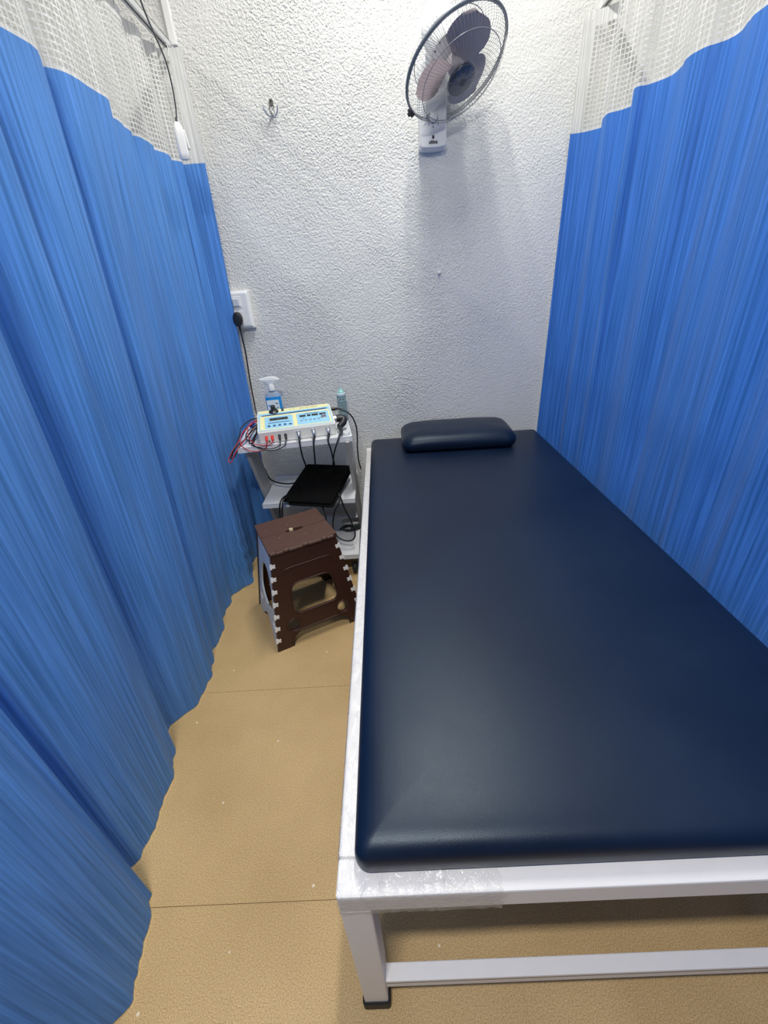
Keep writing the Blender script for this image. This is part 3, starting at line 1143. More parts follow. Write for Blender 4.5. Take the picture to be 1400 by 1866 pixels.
# ------------------------------------------------------------------ electrotherapy machine
MZ = math.radians(12.6)
mo = Vector((-0.564, 1.757, 0.7005))
mc = thing('electrotherapy_machine', 'cream electrotherapy machine with blue and yellow control panel on the trolley top', 'machine', mo, MZ)
mw, md, mf, mb = 0.344, 0.205, 0.056, 0.098
b = bmesh.new()
V = [b.verts.new(p) for p in ((0.004, 0.004, 0), (mw - 0.004, 0.004, 0), (mw - 0.004, md, 0), (0.004, md, 0), (0, 0, mf), (mw, 0, mf), (mw, md, mb), (0, md, mb))]
for q in ((3, 2, 1, 0), (4, 5, 6, 7), (0, 1, 5, 4), (1, 2, 6, 5), (2, 3, 7, 6), (3, 0, 4, 7)):
    b.faces.new([V[i] for i in q])
bmesh.ops.bevel(b, geom=list(b.edges), offset=0.004, segments=3, affect='EDGES')
obj('casing', b, M['casing'], mc, True, auto=50)
sl = math.atan2(mb - mf, md)
XP = T((0, 0, mf)) @ R(sl, 'X')          # panel plane: x across, y up the slope, z outwards
PD = md / math.cos(sl)


def prt(poly, material, z, parent, name, th=0.0006):
    return obj(name, plate(poly, [], th, 0), material, parent, X=XP @ T((0, 0, z)))


pan = prt(rrect(0.008, mw - 0.008, 0.010, PD - 0.006, 0.003), M['skyprint'], 0.0004, mc, 'control_panel')
prt(rrect(0.013, mw - 0.013, 0.015, 0.145, 0.003), M['yellow'], 0.0008, pan, 'yellow_field')
prt(rrect(0.010, mw - 0.010, 0.172, PD - 0.008, 0.002), M['yellow'], 0.0008, pan, 'title_strip')
prt([(0.020, 0.146), (0.026, 0.154), (mw - 0.026, 0.160), (mw - 0.016, 0.152), (mw - 0.040, 0.150)], M['navy'], 0.0010, pan, 'navy_stripe')
prt(rrect(0.034, 0.160, 0.022, 0.132, 0.006), M['bluegrey'], 0.0010, pan, 'left_field_border')
prt(rrect(0.0355, 0.1585, 0.0235, 0.1305, 0.006), M['skyprint'], 0.0014, pan, 'left_field')
prt(rrect(0.178, 0.324, 0.022, 0.132, 0.006), M['bluegrey'], 0.0010, pan, 'right_field_border')
prt(rrect(0.1795, 0.3225, 0.0235, 0.1305, 0.006), M['skyprint'], 0.0014, pan, 'right_field')
# left display: screen in a grey bezel
prt(rrect(0.050, 0.144, 0.086, 0.116, 0.002), M['bluegrey'], 0.0018, pan, 'display_bezel', 0.002)
prt(rrect(0.057, 0.138, 0.090, 0.113, 0.001), M['lcd'], 0.0026, pan, 'display_glass', 0.002)
prt(rrect(0.050, 0.146, 0.068, 0.073, 0.001), M['navy'], 0.0018, pan, 'rule_line')
for k in range(5):
    x = 0.052 + k * 0.0235
    obj('push_button', slab(0.0065, 0.0042, 0.003, [(0, 0), (0, 0.0015), (0.001, 0.0022)], 3), M['navy'], pan, X=XP @ T((x, 0.040, 0.0016)))
    if k < 4:
        prt(rrect(x - 0.006, x + 0.006, 0.050, 0.0525, 0.0005), M['ink'], 0.0018, pan, 'button_caption')
# right display group
prt(rrect(0.216, 0.282, 0.1195, 0.1235, 0.001), M['navy'], 0.0018, pan, 'rule_line')
for x0, x1 in ((0.191, 0.219), (0.226, 0.242), (0.247, 0.276), (0.283, 0.312)):
    prt(rrect(x0, x1, 0.092, 0.109, 0.001), M['lcd'], 0.0022, pan, 'led_window', 0.002)
for k in range(5):
    x = 0.198 + k * 0.0195
    obj('push_button', slab(0.006, 0.0048, 0.0045, [(0, 0), (0, 0.0015), (0.001, 0.0022)], 3), M['bluegrey'], pan, X=XP @ T((x, 0.055, 0.0016)))
    prt(rrect(x - 0.0055, x + 0.0055, 0.0535, 0.0565, 0.001), M['navy'], 0.0042, pan, 'button_caption')
prt([(0.2035, 0.074), (0.2125, 0.074), (0.208, 0.081)], M['navy'], 0.0018, pan, 'warning_mark')
obj('dial', lathe([(0.0145, 0), (0.0145, 0.002), (0.010, 0.003), (0.009, 0.010), (0.0075, 0.0115)], 22, X=XP @ T((0.299, 0.070, 0.0016))), M['nickel'], mc, True, auto=40)
# title lettering as far as it can be read
obj('title_lettering', text('3  IN  1   ELECTROTHERAPY', 0.0105, 0.0002), M['ink'], pan, X=XP @ T((0.220, 0.187, 0.0012)))
kn = obj('rotary_knob', lathe([(0.022, 0), (0.0225, 0.004), (0.016, 0.008), (0.0115, 0.012), (0.0105, 0.030), (0.0085, 0.032)], 28, X=XP @ T((0.078, 0.180, 0.001))), M['black'], mc, True, auto=40)
obj('pointer_mark', plate(rrect(-0.002, 0.002, -0.003, 0.003, 0.001), [], 0.001, 0), M['whitepl'], kn, X=XP @ T((0.078, 0.161, 0.0075)) @ R(0.4, 'X'))
obj('toggle_knob', lathe([(0.007, 0), (0.007, 0.002), (0.004, 0.004), (0.0035, 0.010), (0.002, 0.011)], 16, X=XP @ T((0.119, 0.186, 0.001))), M['black'], mc, True, auto=40)
obj('indicator_lamp', lathe([(0.0035, 0), (0.0035, 0.002), (0.002, 0.0035)], 12, X=T((0.044, 0.0035, 0.010)) @ R(PI / 2, 'X')), M['black'], mc, True)
# sockets on the front
for x in (0.174, 0.240, 0.305):
    obj('output_socket', lathe([(0.0105, 0), (0.0105, 0.005), (0.0085, 0.006), (0.008, 0.012)], 18, X=T((x, 0.003, 0.034)) @ R(PI / 2 + 0.05, 'X')), M['nickel'], mc, True, auto=40)
for x, mt in ((0.034, 'red'), (0.059, 'red'), (0.090, 'black'), (0.117, 'black')):
    obj('lead_socket', lathe([(0.0068, 0), (0.0068, 0.003), (0.005, 0.004)], 14, X=T((x, 0.0035, 0.030)) @ R(PI / 2, 'X')), M[mt], mc, True, auto=40)


def mw2w(x, y, z):
    return mo + R(MZ, 'Z') @ Vector((x, y, z))


def lead(name, label, cat, pts, r, material, group=None, plug=None):
    """a cable is one thing: its sheath plus the plug at its end"""
    base = Vector(pts[0])
    t = thing(name, label, cat, base, 0, group)
    obj('sheath', tube([Vector(p) - base for p in pts], r, 7, 6), material, t, True)
    if plug:
        for nm, b, mt in plug:
            obj(nm, b, mt, t, True, X=T(-base), auto=45)
    return t


def rod(a, b, r):
    return tube([a, b], r, 14, smooth_path=False)


def plugs(x, colour, z=0.030):
    p0 = mw2w(x, 0.000, z); p1 = mw2w(x, -0.016, z - 0.005); p2 = mw2w(x, -0.022, z - 0.014)
    return [('banana_plug', tube([p0, p1, p2], [0.0062, 0.0058, 0.0035], 12), colour)], p2


pl, e = plugs(0.034, M['red'])
lead('electrode_lead', 'red electrode lead from the leftmost red plug, looping far off the tray', 'electrode lead',
     [e, (-0.538, 1.738, 0.690), (-0.57, 1.722, 0.684), (-0.611, 1.722, 0.694), (-0.636, 1.728, 0.722), (-0.637, 1.775, 0.752), (-0.619, 1.84, 0.766), (-0.590, 1.89, 0.772)], 0.0021, M['redwire'], plug=pl)
pl, e = plugs(0.059, M['red'])
lead('electrode_lead', 'red electrode lead from the second red plug beside the black plugs', 'electrode lead',
     [e, (-0.520, 1.742, 0.704), (-0.575, 1.748, 0.706), (-0.608, 1.77, 0.727), (-0.619, 1.80, 0.756), (-0.617, 1.85, 0.773), (-0.593, 1.90, 0.777)], 0.0021, M['redwire'], plug=pl)
pl, e = plugs(0.090, M['black'])
lead('electrode_lead', 'black electrode lead from the left of the two black front plugs', 'electrode lead',
     [e, (-0.475, 1.745, 0.697), (-0.51, 1.728, 0.690), (-0.556, 1.725, 0.700), (-0.597, 1.75, 0.706), (-0.603, 1.80, 0.712), (-0.602, 1.84, 0.723), (-0.592, 1.87, 0.727)], 0.0022, M['cable'], plug=pl)
pl, e = plugs(0.117, M['black'])
lead('electrode_lead', 'black electrode lead from the right of the two black front plugs', 'electrode lead',
     [e, (-0.455, 1.742, 0.694), (-0.495, 1.725, 0.684), (-0.545, 1.722, 0.692), (-0.592, 1.748, 0.711), (-0.600, 1.81, 0.722), (-0.594, 1.86, 0.726)], 0.0022, M['cable'], plug=pl)
# connectors with thick cables hanging off the front
for x, lab, pts in ((0.174, 'thick black cable from the leftmost of the three metal connectors', [(-0.387, 1.752, 0.700), (-0.385, 1.756, 0.632), (-0.396, 1.84, 0.558), (-0.418, 1.94, 0.468), (-0.42, 1.99, 0.45)]),
                    (0.240, 'thick black cable from the middle of the three metal connectors', [(-0.327, 1.760, 0.700), (-0.333, 1.766, 0.623), (-0.359, 1.89, 0.535), (-0.370, 1.955, 0.480), (-0.372, 1.99, 0.46)]),
                    (0.305, 'thick black cable from the rightmost of the three metal connectors', [(-0.264, 1.768, 0.700), (-0.257, 1.770, 0.655), (-0.261, 1.84, 0.571), (-0.269, 1.925, 0.482), (-0.272, 1.97, 0.46)])):
    a0 = mw2w(x, -0.006, 0.034); a1 = mw2w(x, -0.018, 0.032); a2 = mw2w(x, -0.025, 0.020); a3 = mw2w(x, -0.026, 0.008)
    lead('output_cable', lab, 'cable', [a2] + [Vector(p) for p in pts], 0.0038, M['cable'],
         plug=[('connector_shell', tube([a0, a1, a2], [0.0088, 0.0088, 0.0068], 16), M['nickel']), ('cable_boot', tube([a2, a3, Vector(pts[0])], [0.005, 0.0046, 0.0032], 10), M['black'])])
# ultrasound probe elbow on the right side
a = mw2w(mw - 0.001, 0.075, 0.052)
dx = R(MZ, 'Z') @ Vector((1, 0, 0))
lead('probe_cable', 'black cable with a fat black elbow plug on the right of the machine', 'cable',
     [(-0.213, 1.785, 0.712), (-0.222, 1.772, 0.690), (-0.243, 1.775, 0.640), (-0.260, 1.84, 0.585), (-0.284, 1.92, 0.482), (-0.288, 1.96, 0.46)], 0.0036, M['cable'],
     plug=[('lock_ring', rod(a, a + dx * 0.013, 0.0175), M['nickel']),
           ('elbow_plug', tube([a + dx * 0.013, a + dx * 0.030, a + dx * 0.046 + Vector((0, -0.004, -0.004)), a + dx * 0.044 + Vector((0.0, -0.022, -0.016)), a + dx * 0.028 + Vector((0, -0.045, -0.026))], [0.0165, 0.0175, 0.0175, 0.0165, 0.013], 16), M['black']),
           ('cable_boot', tube([a + dx * 0.028 + Vector((0, -0.045, -0.026)), (-0.204, 1.806, 0.722), (-0.213, 1.785, 0.712)], [0.010, 0.007, 0.0035], 12), M['black'])])
a = mw2w(mw - 0.001, 0.165, 0.075)
lead('power_cable', 'black mains cable arching from the back right of the machine past the trolley edge', 'cable',
     [a + dx * 0.035, (-0.190, 1.985, 0.762), (-0.166, 1.99, 0.735), (-0.152, 2.0, 0.690), (-0.150, 2.005, 0.64), (-0.156, 2.02, 0.575), (-0.160, 2.05, 0.495), (-0.160, 2.10, 0.44), (-0.158, 2.135, 0.40)], 0.0034, M['cable'],
     plug=[('plug', tube([a, a + dx * 0.018, a + dx * 0.035], [0.009, 0.008, 0.005], 12), M['black'])])
# loose leads bundled at the left of the machine
for lab, mt, r, pts in (
        ('black lead arching highest over the tangle left of the machine', 'cable', 0.0026, [(-0.594, 1.92, 0.778), (-0.621, 1.86, 0.784), (-0.645, 1.81, 0.770), (-0.650, 1.78, 0.748), (-0.664, 1.745, 0.709), (-0.684, 1.722, 0.677), (-0.690, 1.715, 0.662), (-0.674, 1.715, 0.668), (-0.655, 1.74, 0.702)]),
        ('pink-red lead hanging lowest off the left end of the tray', 'redwire', 0.0022, [(-0.593, 1.91, 0.771), (-0.614, 1.85, 0.768), (-0.635, 1.80, 0.752), (-0.652, 1.75, 0.724), (-0.680, 1.722, 0.690), (-0.698, 1.706, 0.655), (-0.684, 1.70, 0.652), (-0.662, 1.718, 0.690), (-0.63, 1.79, 0.724)]),
        ('short black lead draped over the tray corner inside the tangle', 'cable', 0.0026, [(-0.593, 1.90, 0.756), (-0.610, 1.86, 0.749), (-0.634, 1.79, 0.722), (-0.652, 1.745, 0.712), (-0.670, 1.722, 0.698), (-0.680, 1.716, 0.676), (-0.671, 1.715, 0.669)]),
        ('red lead lying flat on the tray corner under the tangle', 'redwire', 0.0022, [(-0.597, 1.90, 0.749), (-0.617, 1.86, 0.736), (-0.634, 1.81, 0.722), (-0.645, 1.77, 0.711), (-0.668, 1.738, 0.706)]),
        ('black lead coiled upright against the left side of the machine', 'cable', 0.0026, [(-0.591, 1.87, 0.731), (-0.601, 1.83, 0.716), (-0.600, 1.79, 0.705), (-0.615, 1.78, 0.705), (-0.620, 1.82, 0.722), (-0.598, 1.88, 0.746)]),
        ('black lead looped flat behind the coil at the machine side', 'cable', 0.0026, [(-0.60, 1.93, 0.745), (-0.628, 1.90, 0.740), (-0.645, 1.86, 0.728), (-0.640, 1.82, 0.712), (-0.615, 1.81, 0.706), (-0.604, 1.85, 0.714), (-0.607, 1.90, 0.735)])):
    base = Vector(pts[0])
    o = obj('loose_lead', tube([Vector(p) - base for p in pts], r, 7, 6), M[mt], None, True)
    o.location = base
    tag(o, lab, 'lead', 'loose leads beside the machine')
o = obj('cable_tag', box(-0.014, 0.014, -0.004, 0.004, -0.004, 0.004, 0.001), M['bluewire'], X=R(0.35, 'Z') @ R(-0.7, 'Y'))
o.location = (-0.613, 1.862, 0.762)
tag(o, 'blue plastic sleeve clipped on the tangle of leads left of the machine', 'tag')

# roll of tape on the tray
tpz = lathe([(0.009, 0), (0.017, 0.0), (0.0185, 0.002), (0.0185, 0.012), (0.017, 0.014), (0.009, 0.014), (0.0085, 0.013), (0.0085, 0.001)], 26, cap=False)
tf = tpz
o = obj('tape_roll', tf, M['whitepl'], None, True, auto=40)
o.location = (-0.187, 1.828, 0.7005)
tag(o, 'small white roll of tape on the front right corner of the trolley tray', 'tape')

# spray bottle
sb = thing('spray_bottle', 'clear spray bottle of blue liquid with white trigger behind the machine', 'bottle', (-0.535, 2.018, 0.7008), math.radians(6))
obj('bottle_body', slab(0.036, 0.025, 0.018, [(0.004, 0), (0, 0.004), (0, 0.15), (0.003, 0.160), (0.010, 0.167), (0.016, 0.171), (0.0205, 0.175), (0.0205, 0.184)], 6), M['bottle'], sb, True)
obj('liquid', slab(0.0364, 0.0254, 0.0182, [(0.004, 0.0005), (0, 0.004), (0, 0.1500), (0.001, 0.1515)], 6), M['liquid'], sb, True, auto=40)
lb = obj('front_label', box(-0.030, 0.027, -0.0262, -0.0254, 0.02, 0.138, 0.0), M['label'], sb)
obj('green_seal', lathe([(0.0065, 0), (0.0065, 0.0004)], 18, X=T((0.006, -0.0264, 0.094)) @ R(PI / 2, 'X')), M['green'], lb)
obj('printed_line', box(-0.027, -0.008, -0.0268, -0.0262, 0.0895, 0.0935), M['navy'], lb)
obj('printed_line', box(-0.027, -0.003, -0.0268, -0.0262, 0.108, 0.116), mat('soft_blue_print', srgb(130, 160, 215), 0.5, var=0.05), lb)
obj('printed_line', box(0.010, 0.022, -0.0268, -0.0262, 0.119, 0.1225), M['ink'], lb)
obj('printed_line', box(0.014, 0.021, -0.0268, -0.0262, 0.100, 0.103), M['ink'], lb)
obj('collar', lathe([(0.0165, 0.178), (0.0170, 0.181), (0.0165, 0.198), (0.0145, 0.204), (0.013, 0.209)], 22), M['whitepl'], sb, True, auto=40)
hd = round_poly([(-0.048, 0.030), (-0.050, 0.022), (-0.030, 0.013), (-0.012, 0.0), (0.014, 0.0), (0.020, 0.012), (0.044, 0.019), (0.040, 0.026), (0.018, 0.036), (-0.004, 0.037)], [0.002, 0.002, 0.006, 0.004, 0.006, 0.008, 0.002, 0.006, 0.01, 0.01])
obj('spray_head', plate(hd, [], 0.020, 0.005), M['whitepl'], sb, True, X=T((0, 0, 0.205)) @ R(PI / 2, 'X'), auto=40)
tg = [(-0.022, 0, 0.218), (-0.027, 0, 0.204), (-0.026, 0, 0.190), (-0.031, 0, 0.176)]
obj('trigger', tube(tg, [0.0045, 0.0038, 0.0035, 0.0025], 8), M['whitepl'], sb, True)

# gel bottle
gb = thing('gel_bottle', 'slim sea-green gel bottle with mint cone cap at the back right of the trolley', 'bottle', (-0.213, 2.052, 0.7008))
obj('bottle_body', lathe([(0.020, 0), (0.022, 0.003), (0.0222, 0.120), (0.0212, 0.128)], 26), M['gelwall'], gb, True, auto=40)
obj('shoulder', lathe([(0.0215, 0.128), (0.0222, 0.131), (0.0215, 0.137), (0.0185, 0.1385)], 26), M['label'], gb, True, auto=40)
obj('cone_cap', lathe([(0.0175, 0.1385), (0.017, 0.143), (0.010, 0.149), (0.0045, 0.156), (0.0028, 0.165)], 22), M['gelcap'], gb, True, auto=40)
for z, h in ((0.1195, 0.0022), (0.0935, 0.0018), (0.0775, 0.0014)):
    obj('printed_band', lathe([(0.0224, z), (0.0224, z + h)], 26, cap=False), M['ink'], gb, True)
for k, (s_, sz, z) in enumerate((('SV 10', 0.010, 0.109), ('gel', 0.006, 0.0855))):
    t_ = text(s_, sz, 0.0002, bold=0.0003)
    for v in t_.verts:
        a = v.co.x / 0.0226
        v.co = Vector((0.0226 * math.sin(a), -0.0226 * math.cos(a) - v.co.z * 0.3, z + v.co.y))
    obj('printed_words', t_, M['ink'], gb, X=R(0.1, 'Z'))
for z in (0.066, 0.058, 0.050):
    t_ = bmesh.new()
    for i in range(7):
        for j in range(2):
            a = -0.6 + 1.2 * i / 6
            t_.verts.new((0.0225 * math.sin(a), -0.0225 * math.cos(a), z + 0.002 * j))
    t_.verts.ensure_lookup_table()
    for i in range(6):
        t_.faces.new((t_.verts[2 * i], t_.verts[2 * i + 2], t_.verts[2 * i + 3], t_.verts[2 * i + 1]))
    obj('printed_line', t_, M['ink'], gb)

# black pads on the middle shelf
pd = thing('applicator_pad', 'black cloth-covered applicator pad hanging over the middle trolley shelf', 'pad', (-0.515, 1.752, 0.405))
px = Vector((0.240, -0.060, 0.0)).normalized()
py = Vector((0.101, 0.316, 0.052)).normalized()
pz = px.cross(py).normalized()
py = pz.cross(px)
XQ = basis((0, 0, 0), px, py, pz)


def padb(w, d, th, z):
    b = slab(w / 2, d / 2, 0.012, [(0.004, 0), (0.0, 0.003), (0, th - 0.003), (0.004, th), (0.02, th + 0.0015), (w / 2 - 0.004, th + 0.002)], 4)
    bmesh.ops.translate(b, vec=(w / 2, d / 2, z), verts=b.verts)
    return b


obj('upper_layer', padb(0.248, 0.330, 0.012, 0.010), M['velvet'], pd, True, X=XQ, auto=50)
obj('lower_layer', padb(0.225, 0.315, 0.010, -0.001), M['velvet'], pd, True, X=XQ @ T((0.030, -0.008, 0)), auto=50)
for lab, pts in (('black cable curling down from the left front corner of the black pad', [(-0.488, 1.80, 0.432), (-0.502, 1.742, 0.446), (-0.512, 1.708, 0.436), (-0.522, 1.708, 0.398), (-0.538, 1.735, 0.329), (-0.552, 1.77, 0.254), (-0.556, 1.80, 0.162)]),
                 ('second black cable close beside the pad corner cable behind the stool', [(-0.486, 1.79, 0.424), (-0.498, 1.735, 0.440), (-0.506, 1.716, 0.424), (-0.514, 1.718, 0.387), (-0.530, 1.745, 0.321), (-0.546, 1.785, 0.245), (-0.55, 1.81, 0.162)]),
                 ('thick black cable dropping from under the front edge of the pad', [(-0.336, 1.775, 0.409), (-0.325, 1.725, 0.395), (-0.322, 1.74, 0.346), (-0.328, 1.79, 0.269), (-0.332, 1.83, 0.204), (-0.33, 1.85, 0.162)]),
                 ('black cable in a long teardrop loop hanging in front of the bottom shelf', [(-0.244, 1.752, 0.445), (-0.243, 1.722, 0.413), (-0.267, 1.718, 0.371), (-0.286, 1.735, 0.307), (-0.293, 1.75, 0.252), (-0.282, 1.752, 0.210), (-0.253, 1.745, 0.189), (-0.217, 1.738, 0.186), (-0.195, 1.745, 0.197), (-0.190, 1.752, 0.226), (-0.203, 1.752, 0.290), (-0.225, 1.735, 0.375), (-0.238, 1.735, 0.441)]),
                 ('black cable sagging across the middle shelf from the left strip to the pad', [(-0.650, 2.02, 0.480), (-0.626, 1.98, 0.449), (-0.593, 1.95, 0.437), (-0.547, 1.93, 0.432), (-0.503, 1.92, 0.433), (-0.462, 1.92, 0.442), (-0.43, 1.93, 0.452)])):
    base = Vector(pts[0])
    o = obj('pad_cable', tube([Vector(p) - base for p in pts], 0.0038, 8, 6), M['cable'], None, True)
    o.location = base
    tag(o, lab, 'cable')

# adaptor with its cord on the bottom shelf
ad = thing('power_adaptor', 'dark power adaptor with a coiled cord on the bottom trolley shelf', 'adaptor', (-0.232, 1.985, 0.1305), math.radians(8))
obj('adaptor_body', slab(0.045, 0.030, 0.008, [(0.003, 0), (0, 0.004), (0, 0.026), (0.004, 0.030)], 4), M['steelgrey'], ad, True, auto=45)
for k in range(4):
    q = [(0.060 * math.cos(a) * (1 - 0.12 * k) - 0.005, -0.040 + 0.022 * math.sin(a) - 0.008 * k, 0.008 + 0.006 * k + 0.006 * math.sin(2 * a + k)) for a in [0.4 * k + 2 * PI * j / 10 for j in range(11)]]
    obj('cord', tube(q, 0.0034, 7, 4), M['darkcord'], ad, True)
obj('cord_tie', lathe([(0.008, -0.006), (0.009, 0), (0.008, 0.006)], 10, X=T((0.0, -0.066, 0.018)) @ R(PI / 2, 'Y')), M['darkcord'], ad, True)

# ------------------------------------------------------------------ wall fittings
sw = thing('switch_socket', 'white wall plate with rocker switch and socket beside the left curtain', 'socket', (-0.665, WY, 1.225))
obj('back_box', box(-0.080, 0.080, -0.028, 0.0, -0.078, 0.078, 0.003), M['whitepl'], sw)
fpl = obj('face_plate', slab(0.076, 0.074, 0.006, [(0, 0), (0, 0.003), (0.006, 0.009), (0.010, 0.010), (0.060, 0.010)], 4), M['whitepl'], sw, X=T((0, -0.028, 0)) @ R(PI / 2, 'X'))
md_ = obj('switch_module', box(-0.045, 0.042, -0.0410, -0.037, 0.012, 0.055, 0.0012), M['whitepl'], fpl)
obj('rocker', box(0.006, 0.034, -0.0460, -0.040, 0.018, 0.048, 0.0022), M['greypl'], sw, X=R(0.04, 'X'))
obj('socket_module', box(-0.045, 0.042, -0.0395, -0.037, -0.058, -0.004, 0.0012), M['whitepl'], fpl)
wc = thing('wall_plug_lead', 'black three-pin plug in the wall socket with its cable running down behind the curtain', 'plug', (-0.648, 2.108, 1.19))
q = round_poly([(-0.011, -0.030), (0.011, -0.030), (0.020, -0.012), (0.020, 0.010), (0.010, 0.028), (-0.010, 0.028), (-0.020, 0.010), (-0.020, -0.012)], 0.008)
obj('plug_body', plate(q, [], 0.030, 0.006), M['black'], wc, True, X=T((0, -0.013, 0)) @ R(PI / 2, 'X'), auto=45)
obj('cable_boot', tube([(0, -0.012, -0.028), (0, -0.012, -0.040), (0.0, -0.01, -0.052)], [0.006, 0.0055, 0.0035], 10), M['black'], wc, True)
ww = [(-0.648, 2.098, 1.138), (-0.650, 2.105, 1.10), (-0.655, 2.125, 1.05), (-0.661, 2.135, 0.985), (-0.667, 2.14, 0.894), (-0.667, 2.135, 0.81), (-0.660, 2.11, 0.755), (-0.63, 2.075, 0.722), (-0.60, 2.02, 0.712)]
obj('cable', tube([Vector(p) - Vector((-0.648, 2.108, 1.19)) for p in ww], 0.0032, 8), M['cable'], wc, True)

hk = thing('robe_hook', 'chrome double robe hook high on the textured wall', 'hook', (-0.364, WY, 1.905))
obj('back_plate', plate(round_poly([(-0.0085, -0.022), (0.0085, -0.022), (0.0085, 0.026), (-0.0085, 0.026)], 0.008), [circ(0, 0.019, 0.0025, 10)], 0.004, 0.001), M['chrome'], hk, X=T((0, -0.003, 0)) @ R(PI / 2, 'X'))
obj('screw', lathe([(0.0045, 0), (0.003, 0.002)], 10, X=T((0, -0.0045, 0.019)) @ R(PI / 2, 'X')), M['ink'], hk)
obj('screw', lathe([(0.0045, 0), (0.003, 0.002)], 10, X=T((0, -0.0045, 0.003)) @ R(PI / 2, 'X')), M['ink'], hk)
for s in (-1, 1):
    w_ = 0.030 if s < 0 else 0.026
    obj('prong', tube([(0.001 * s, -0.006, 0.0), (0.002 * s, -0.009, -0.016), (0.011 * s, -0.014, -0.026), (0.021 * s, -0.022, -0.018), (w_ * s, -0.028, 0.000)], [0.0042, 0.004, 0.0036, 0.003, 0.0026], 10), M['chrome'], hk, True)

# ------------------------------------------------------------------ wall fan
FB = Vector((0.248, WY, 1.738))
fan = thing('wall_fan', 'white wall-mounted oscillating fan with grey blades above the pillow', 'fan', FB)
prof = [(0.004, 0), (0.0, 0.004), (0.0, 0.030), (0.003, 0.042), (0.007, 0.047), (0.0075, 0.0485), (0.011, 0.0485), (0.05, 0.049)]
bk = slab(0.054, 0.125, 0.012, prof, 6)
for v in bk.verts:
    if v.co.y < -0.1: v.co.y -= 0.004 * (1 - (v.co.x / 0.054) ** 2)
br = obj('wall_bracket', bk, M['fanwhite'], fan, True, X=T((0, -0.0005, 0.125)) @ R(PI / 2, 'X'), auto=35)
obj('speed_knob', lathe([(0.0165, 0), (0.0165, 0.004), (0.0150, 0.014), (0.012, 0.0155)], 26, X=T((0, -0.0495, 0.090)) @ R(PI / 2, 'X')), M['fanwhite'], br, True, auto=40)
obj('knob_groove', lathe([(0.0185, 0), (0.0185, 0.0006)], 26, X=T((0, -0.0492, 0.090)) @ R(PI / 2, 'X')), M['hub'], br)
XB = lambda x, z: T((x, -0.0498, z)) @ R(PI / 2, 'X')
for s_, x, z in (('0', -0.0235, 0.093), ('1', -0.0165, 0.071), ('2', 0.0005, 0.063), ('3', 0.0185, 0.071)):
    obj('speed_mark', text(s_, 0.009, 0.0002, bold=0.0004), M['ink'], br, X=XB(x, z))
obj('maker_emblem', plate(rrect(-0.0042, 0.0042, -0.0055, 0.0055, 0.0025), [], 0.0006, 0), M['ink'], br, X=XB(0, 0.033))
obj('maker_lettering', text('ultica', 0.0155, 0.0002, bold=0.0006), M['ink'], br, X=XB(0, 0.0185))

n = Vector((0.346, -0.437, -0.83)).normalized()
u = n.cross(Vector((0, 0, 1))).normalized()
v_ = n.cross(u).normalized()
XF = basis(Vector((0.310, 1.970, 1.921)) - FB, u, v_, n)     # fan head: z looks out of the front
RR = 0.18
# neck and pivot from the bracket to the motor
mcen = XF @ Vector((0, 0, -0.135))
obj('neck', tube([(0.0, -0.034, 0.235), (0.0, -0.055, 0.262), (mcen.x * 0.6, -0.085, 0.285), mcen], [0.028, 0.027, 0.026, 0.03], 16), M['fanwhite'], fan, True)
mt_ = obj('motor_housing', lathe([(0.004, -0.196), (0.030, -0.190), (0.050, -0.176), (0.062, -0.150), (0.066, -0.115), (0.066, -0.066), (0.062, -0.056), (0.050, -0.053)], 32, X=XF), M['fanwhite'], fan, True, auto=50)
for k in range(14):
    a = 2 * PI * k / 14
    obj('vent_slot', box(-0.0022, 0.0022, -0.004, 0.004, -0.0004, 0.0006), M['ink'], mt_, X=XF @ R(a, 'Z') @ T((0, 0.0565, -0.0545)) @ R(0.15, 'X'))
obj('pull_knob', lathe([(0.004, 0), (0.004, 0.012), (0.007, 0.014), (0.006, 0.022)], 12, X=XF @ T((0, -0.03, -0.188)) @ R(PI, 'X')), M['fanwhite'], fan, True)


def wire(pts, r, bm, k=3):
    tube(pts, r, 5, k, bm=bm)


def circle3(r, z, n=72):
    return [XF @ Vector((r * math.cos(2 * PI * j / n), r * math.sin(2 * PI * j / n), z)) for j in range(n)]


bf, bb = bmesh.new(), bmesh.new()
NW = 84
for k in range(NW):
    a = 2 * PI * k / NW
    c, s = math.cos(a), math.sin(a)
    P = lambda r, z, da=0.0: XF @ Vector((r * math.cos(a + da), r * math.sin(a + da), z))
    wire([P(0.050, 0.050), P(0.10, 0.052, 0.03), P(0.145, 0.044, 0.05), P(0.168, 0.026, 0.055), P(RR - 0.001, 0.004, 0.055)], 0.00060, bf)
    wire([P(0.062, -0.054), P(0.11, -0.056), P(0.150, -0.048), P(0.170, -0.028), P(RR - 0.001, -0.004)], 0.00060, bb)
tube(circle3(0.142, 0.0445), 0.0013, 6, bm=bf, closed=True, smooth_path=False)
tube(circle3(RR, 0.005, 96), 0.0022, 6, bm=bf, closed=True, smooth_path=False)
tube(circle3(RR, -0.005, 96), 0.0022, 6, bm=bb, closed=True, smooth_path=False)
tube(circle3(0.130, -0.053), 0.0013, 6, bm=bb, closed=True, smooth_path=False)
tag(obj('front_guard', bf, M['wire'], fan, True), kind='stuff')
tag(obj('rear_guard', bb, M['wire'], fan, True), kind='stuff')
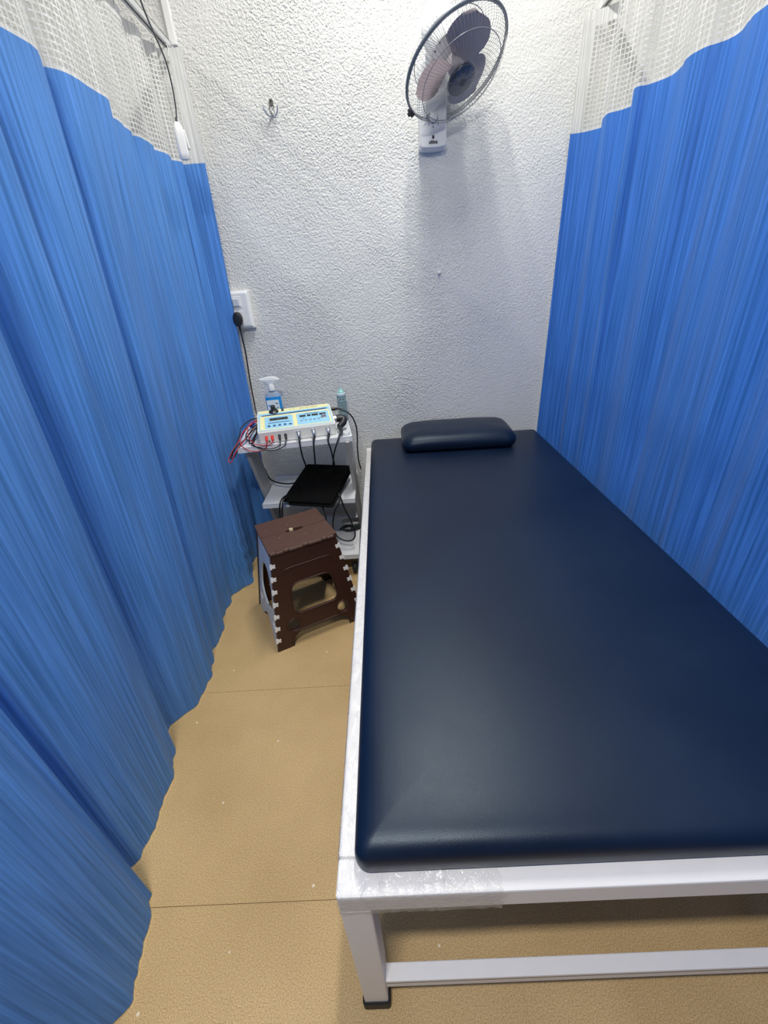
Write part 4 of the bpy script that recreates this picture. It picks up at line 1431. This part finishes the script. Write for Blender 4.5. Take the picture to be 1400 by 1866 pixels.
# slate grey rim clamp round most of the guard, closed by a black clip
arc = [XF @ Vector((0.1825 * math.cos(math.radians(t)), 0.1825 * math.sin(math.radians(t)), 0)) for t in range(62, 62 - 300, -4)]
obj('rim_clamp', tube(arc, [0.0030, 0.0050, 0.0058, 0.0056, 0.0046, 0.0036, 0.0026, 0.0022], 8, smooth_path=False), M['band'], fan, True)
ck = XF @ T((0.1845 * math.cos(math.radians(64)), 0.1845 * math.sin(math.radians(64)), 0)) @ R(math.radians(64), 'Z')
b = box(-0.006, 0.010, -0.012, 0.012, -0.009, 0.009, 0.002)
box(0.004, 0.016, -0.006, 0.005, -0.005, 0.005, 0.002, bm=b)
obj('rim_clip', b, M['black'], fan, X=ck)
# blades
bl = bmesh.new()
NR, NA = 22, 15
gridv = []
for i in range(NR):
    r = 0.024 + (0.152 - 0.024) * i / (NR - 1)
    t = i / (NR - 1)
    wid = 0.020 + 0.072 * math.sin(min(1.0, t * 1.15) * PI / 2)          # half width of the blade at this radius
    if t > 0.62: wid *= math.sqrt(max(0.004, 1 - ((t - 0.62) / 0.38) ** 2.2))
    half = min(wid / r, 0.85)
    row = []
    for j in range(NA):
        q = j / (NA - 1) * 2 - 1
        a = q * half + 0.16 * t
        z = -0.016 * q * (0.55 + 0.45 * (1 - t)) + 0.004 * (1 - q * q)
        row.append(bl.verts.new((r * math.cos(a), r * math.sin(a), z)))
    gridv.append(row)
for i in range(NR - 1):
    for j in range(NA - 1):
        bl.faces.new((gridv[i][j], gridv[i + 1][j], gridv[i + 1][j + 1], gridv[i][j + 1]))
bmesh.ops.solidify(bl, geom=list(bl.faces), thickness=0.0016)
bmesh.ops.recalc_face_normals(bl, faces=bl.faces)
b0 = obj('blade', bl, M['blade'], fan, True, auto=50)
for k, a in enumerate((-85, 35, 155)):
    o = b0 if k == 0 else b0.copy()
    if k: C.objects.link(o)
    o.matrix_local = XF @ R(math.radians(a), 'Z')
obj('spinner', lathe([(0.028, -0.022), (0.028, 0.012), (0.022, 0.020), (0.006, 0.024)], 24, X=XF), M['blade'], fan, True, auto=40)
hb = obj('hub_badge', lathe([(0.050, 0.046), (0.051, 0.050), (0.049, 0.055), (0.040, 0.0575), (0.010, 0.0585)], 36, X=XF), M['hub'], fan, True, auto=40)
# crumpled clear film still taped round the badge
fb = bmesh.new()
rg = []
for i, (r, z) in enumerate(((0.012, 0.0605), (0.030, 0.0605), (0.046, 0.0600), (0.0545, 0.054), (0.058, 0.046), (0.066, 0.050))):
    row = []
    for j in range(72):
        a = 2 * PI * j / 72
        q = noise.noise(Vector((math.cos(a) * 4.5, math.sin(a) * 4.5, i * 0.6)))
        ex = (0.030 * max(0, noise.noise(Vector((math.cos(a) * 1.6 + 4, math.sin(a) * 1.6, 1)))) * (i >= 4)) + 0.003 * q
        row.append(fb.verts.new(XF @ Vector(((r + ex) * math.cos(a), (r + ex) * math.sin(a), z + 0.0035 * q))))
    rg.append(row)
for A, B in zip(rg[:-1], rg[1:]):
    for j in range(72):
        fb.faces.new((A[j], A[(j + 1) % 72], B[(j + 1) % 72], B[j]))
tag(obj('badge_film', fb, M['thinfilm'], fan, True), 'crumpled clear film over the dark hub badge')
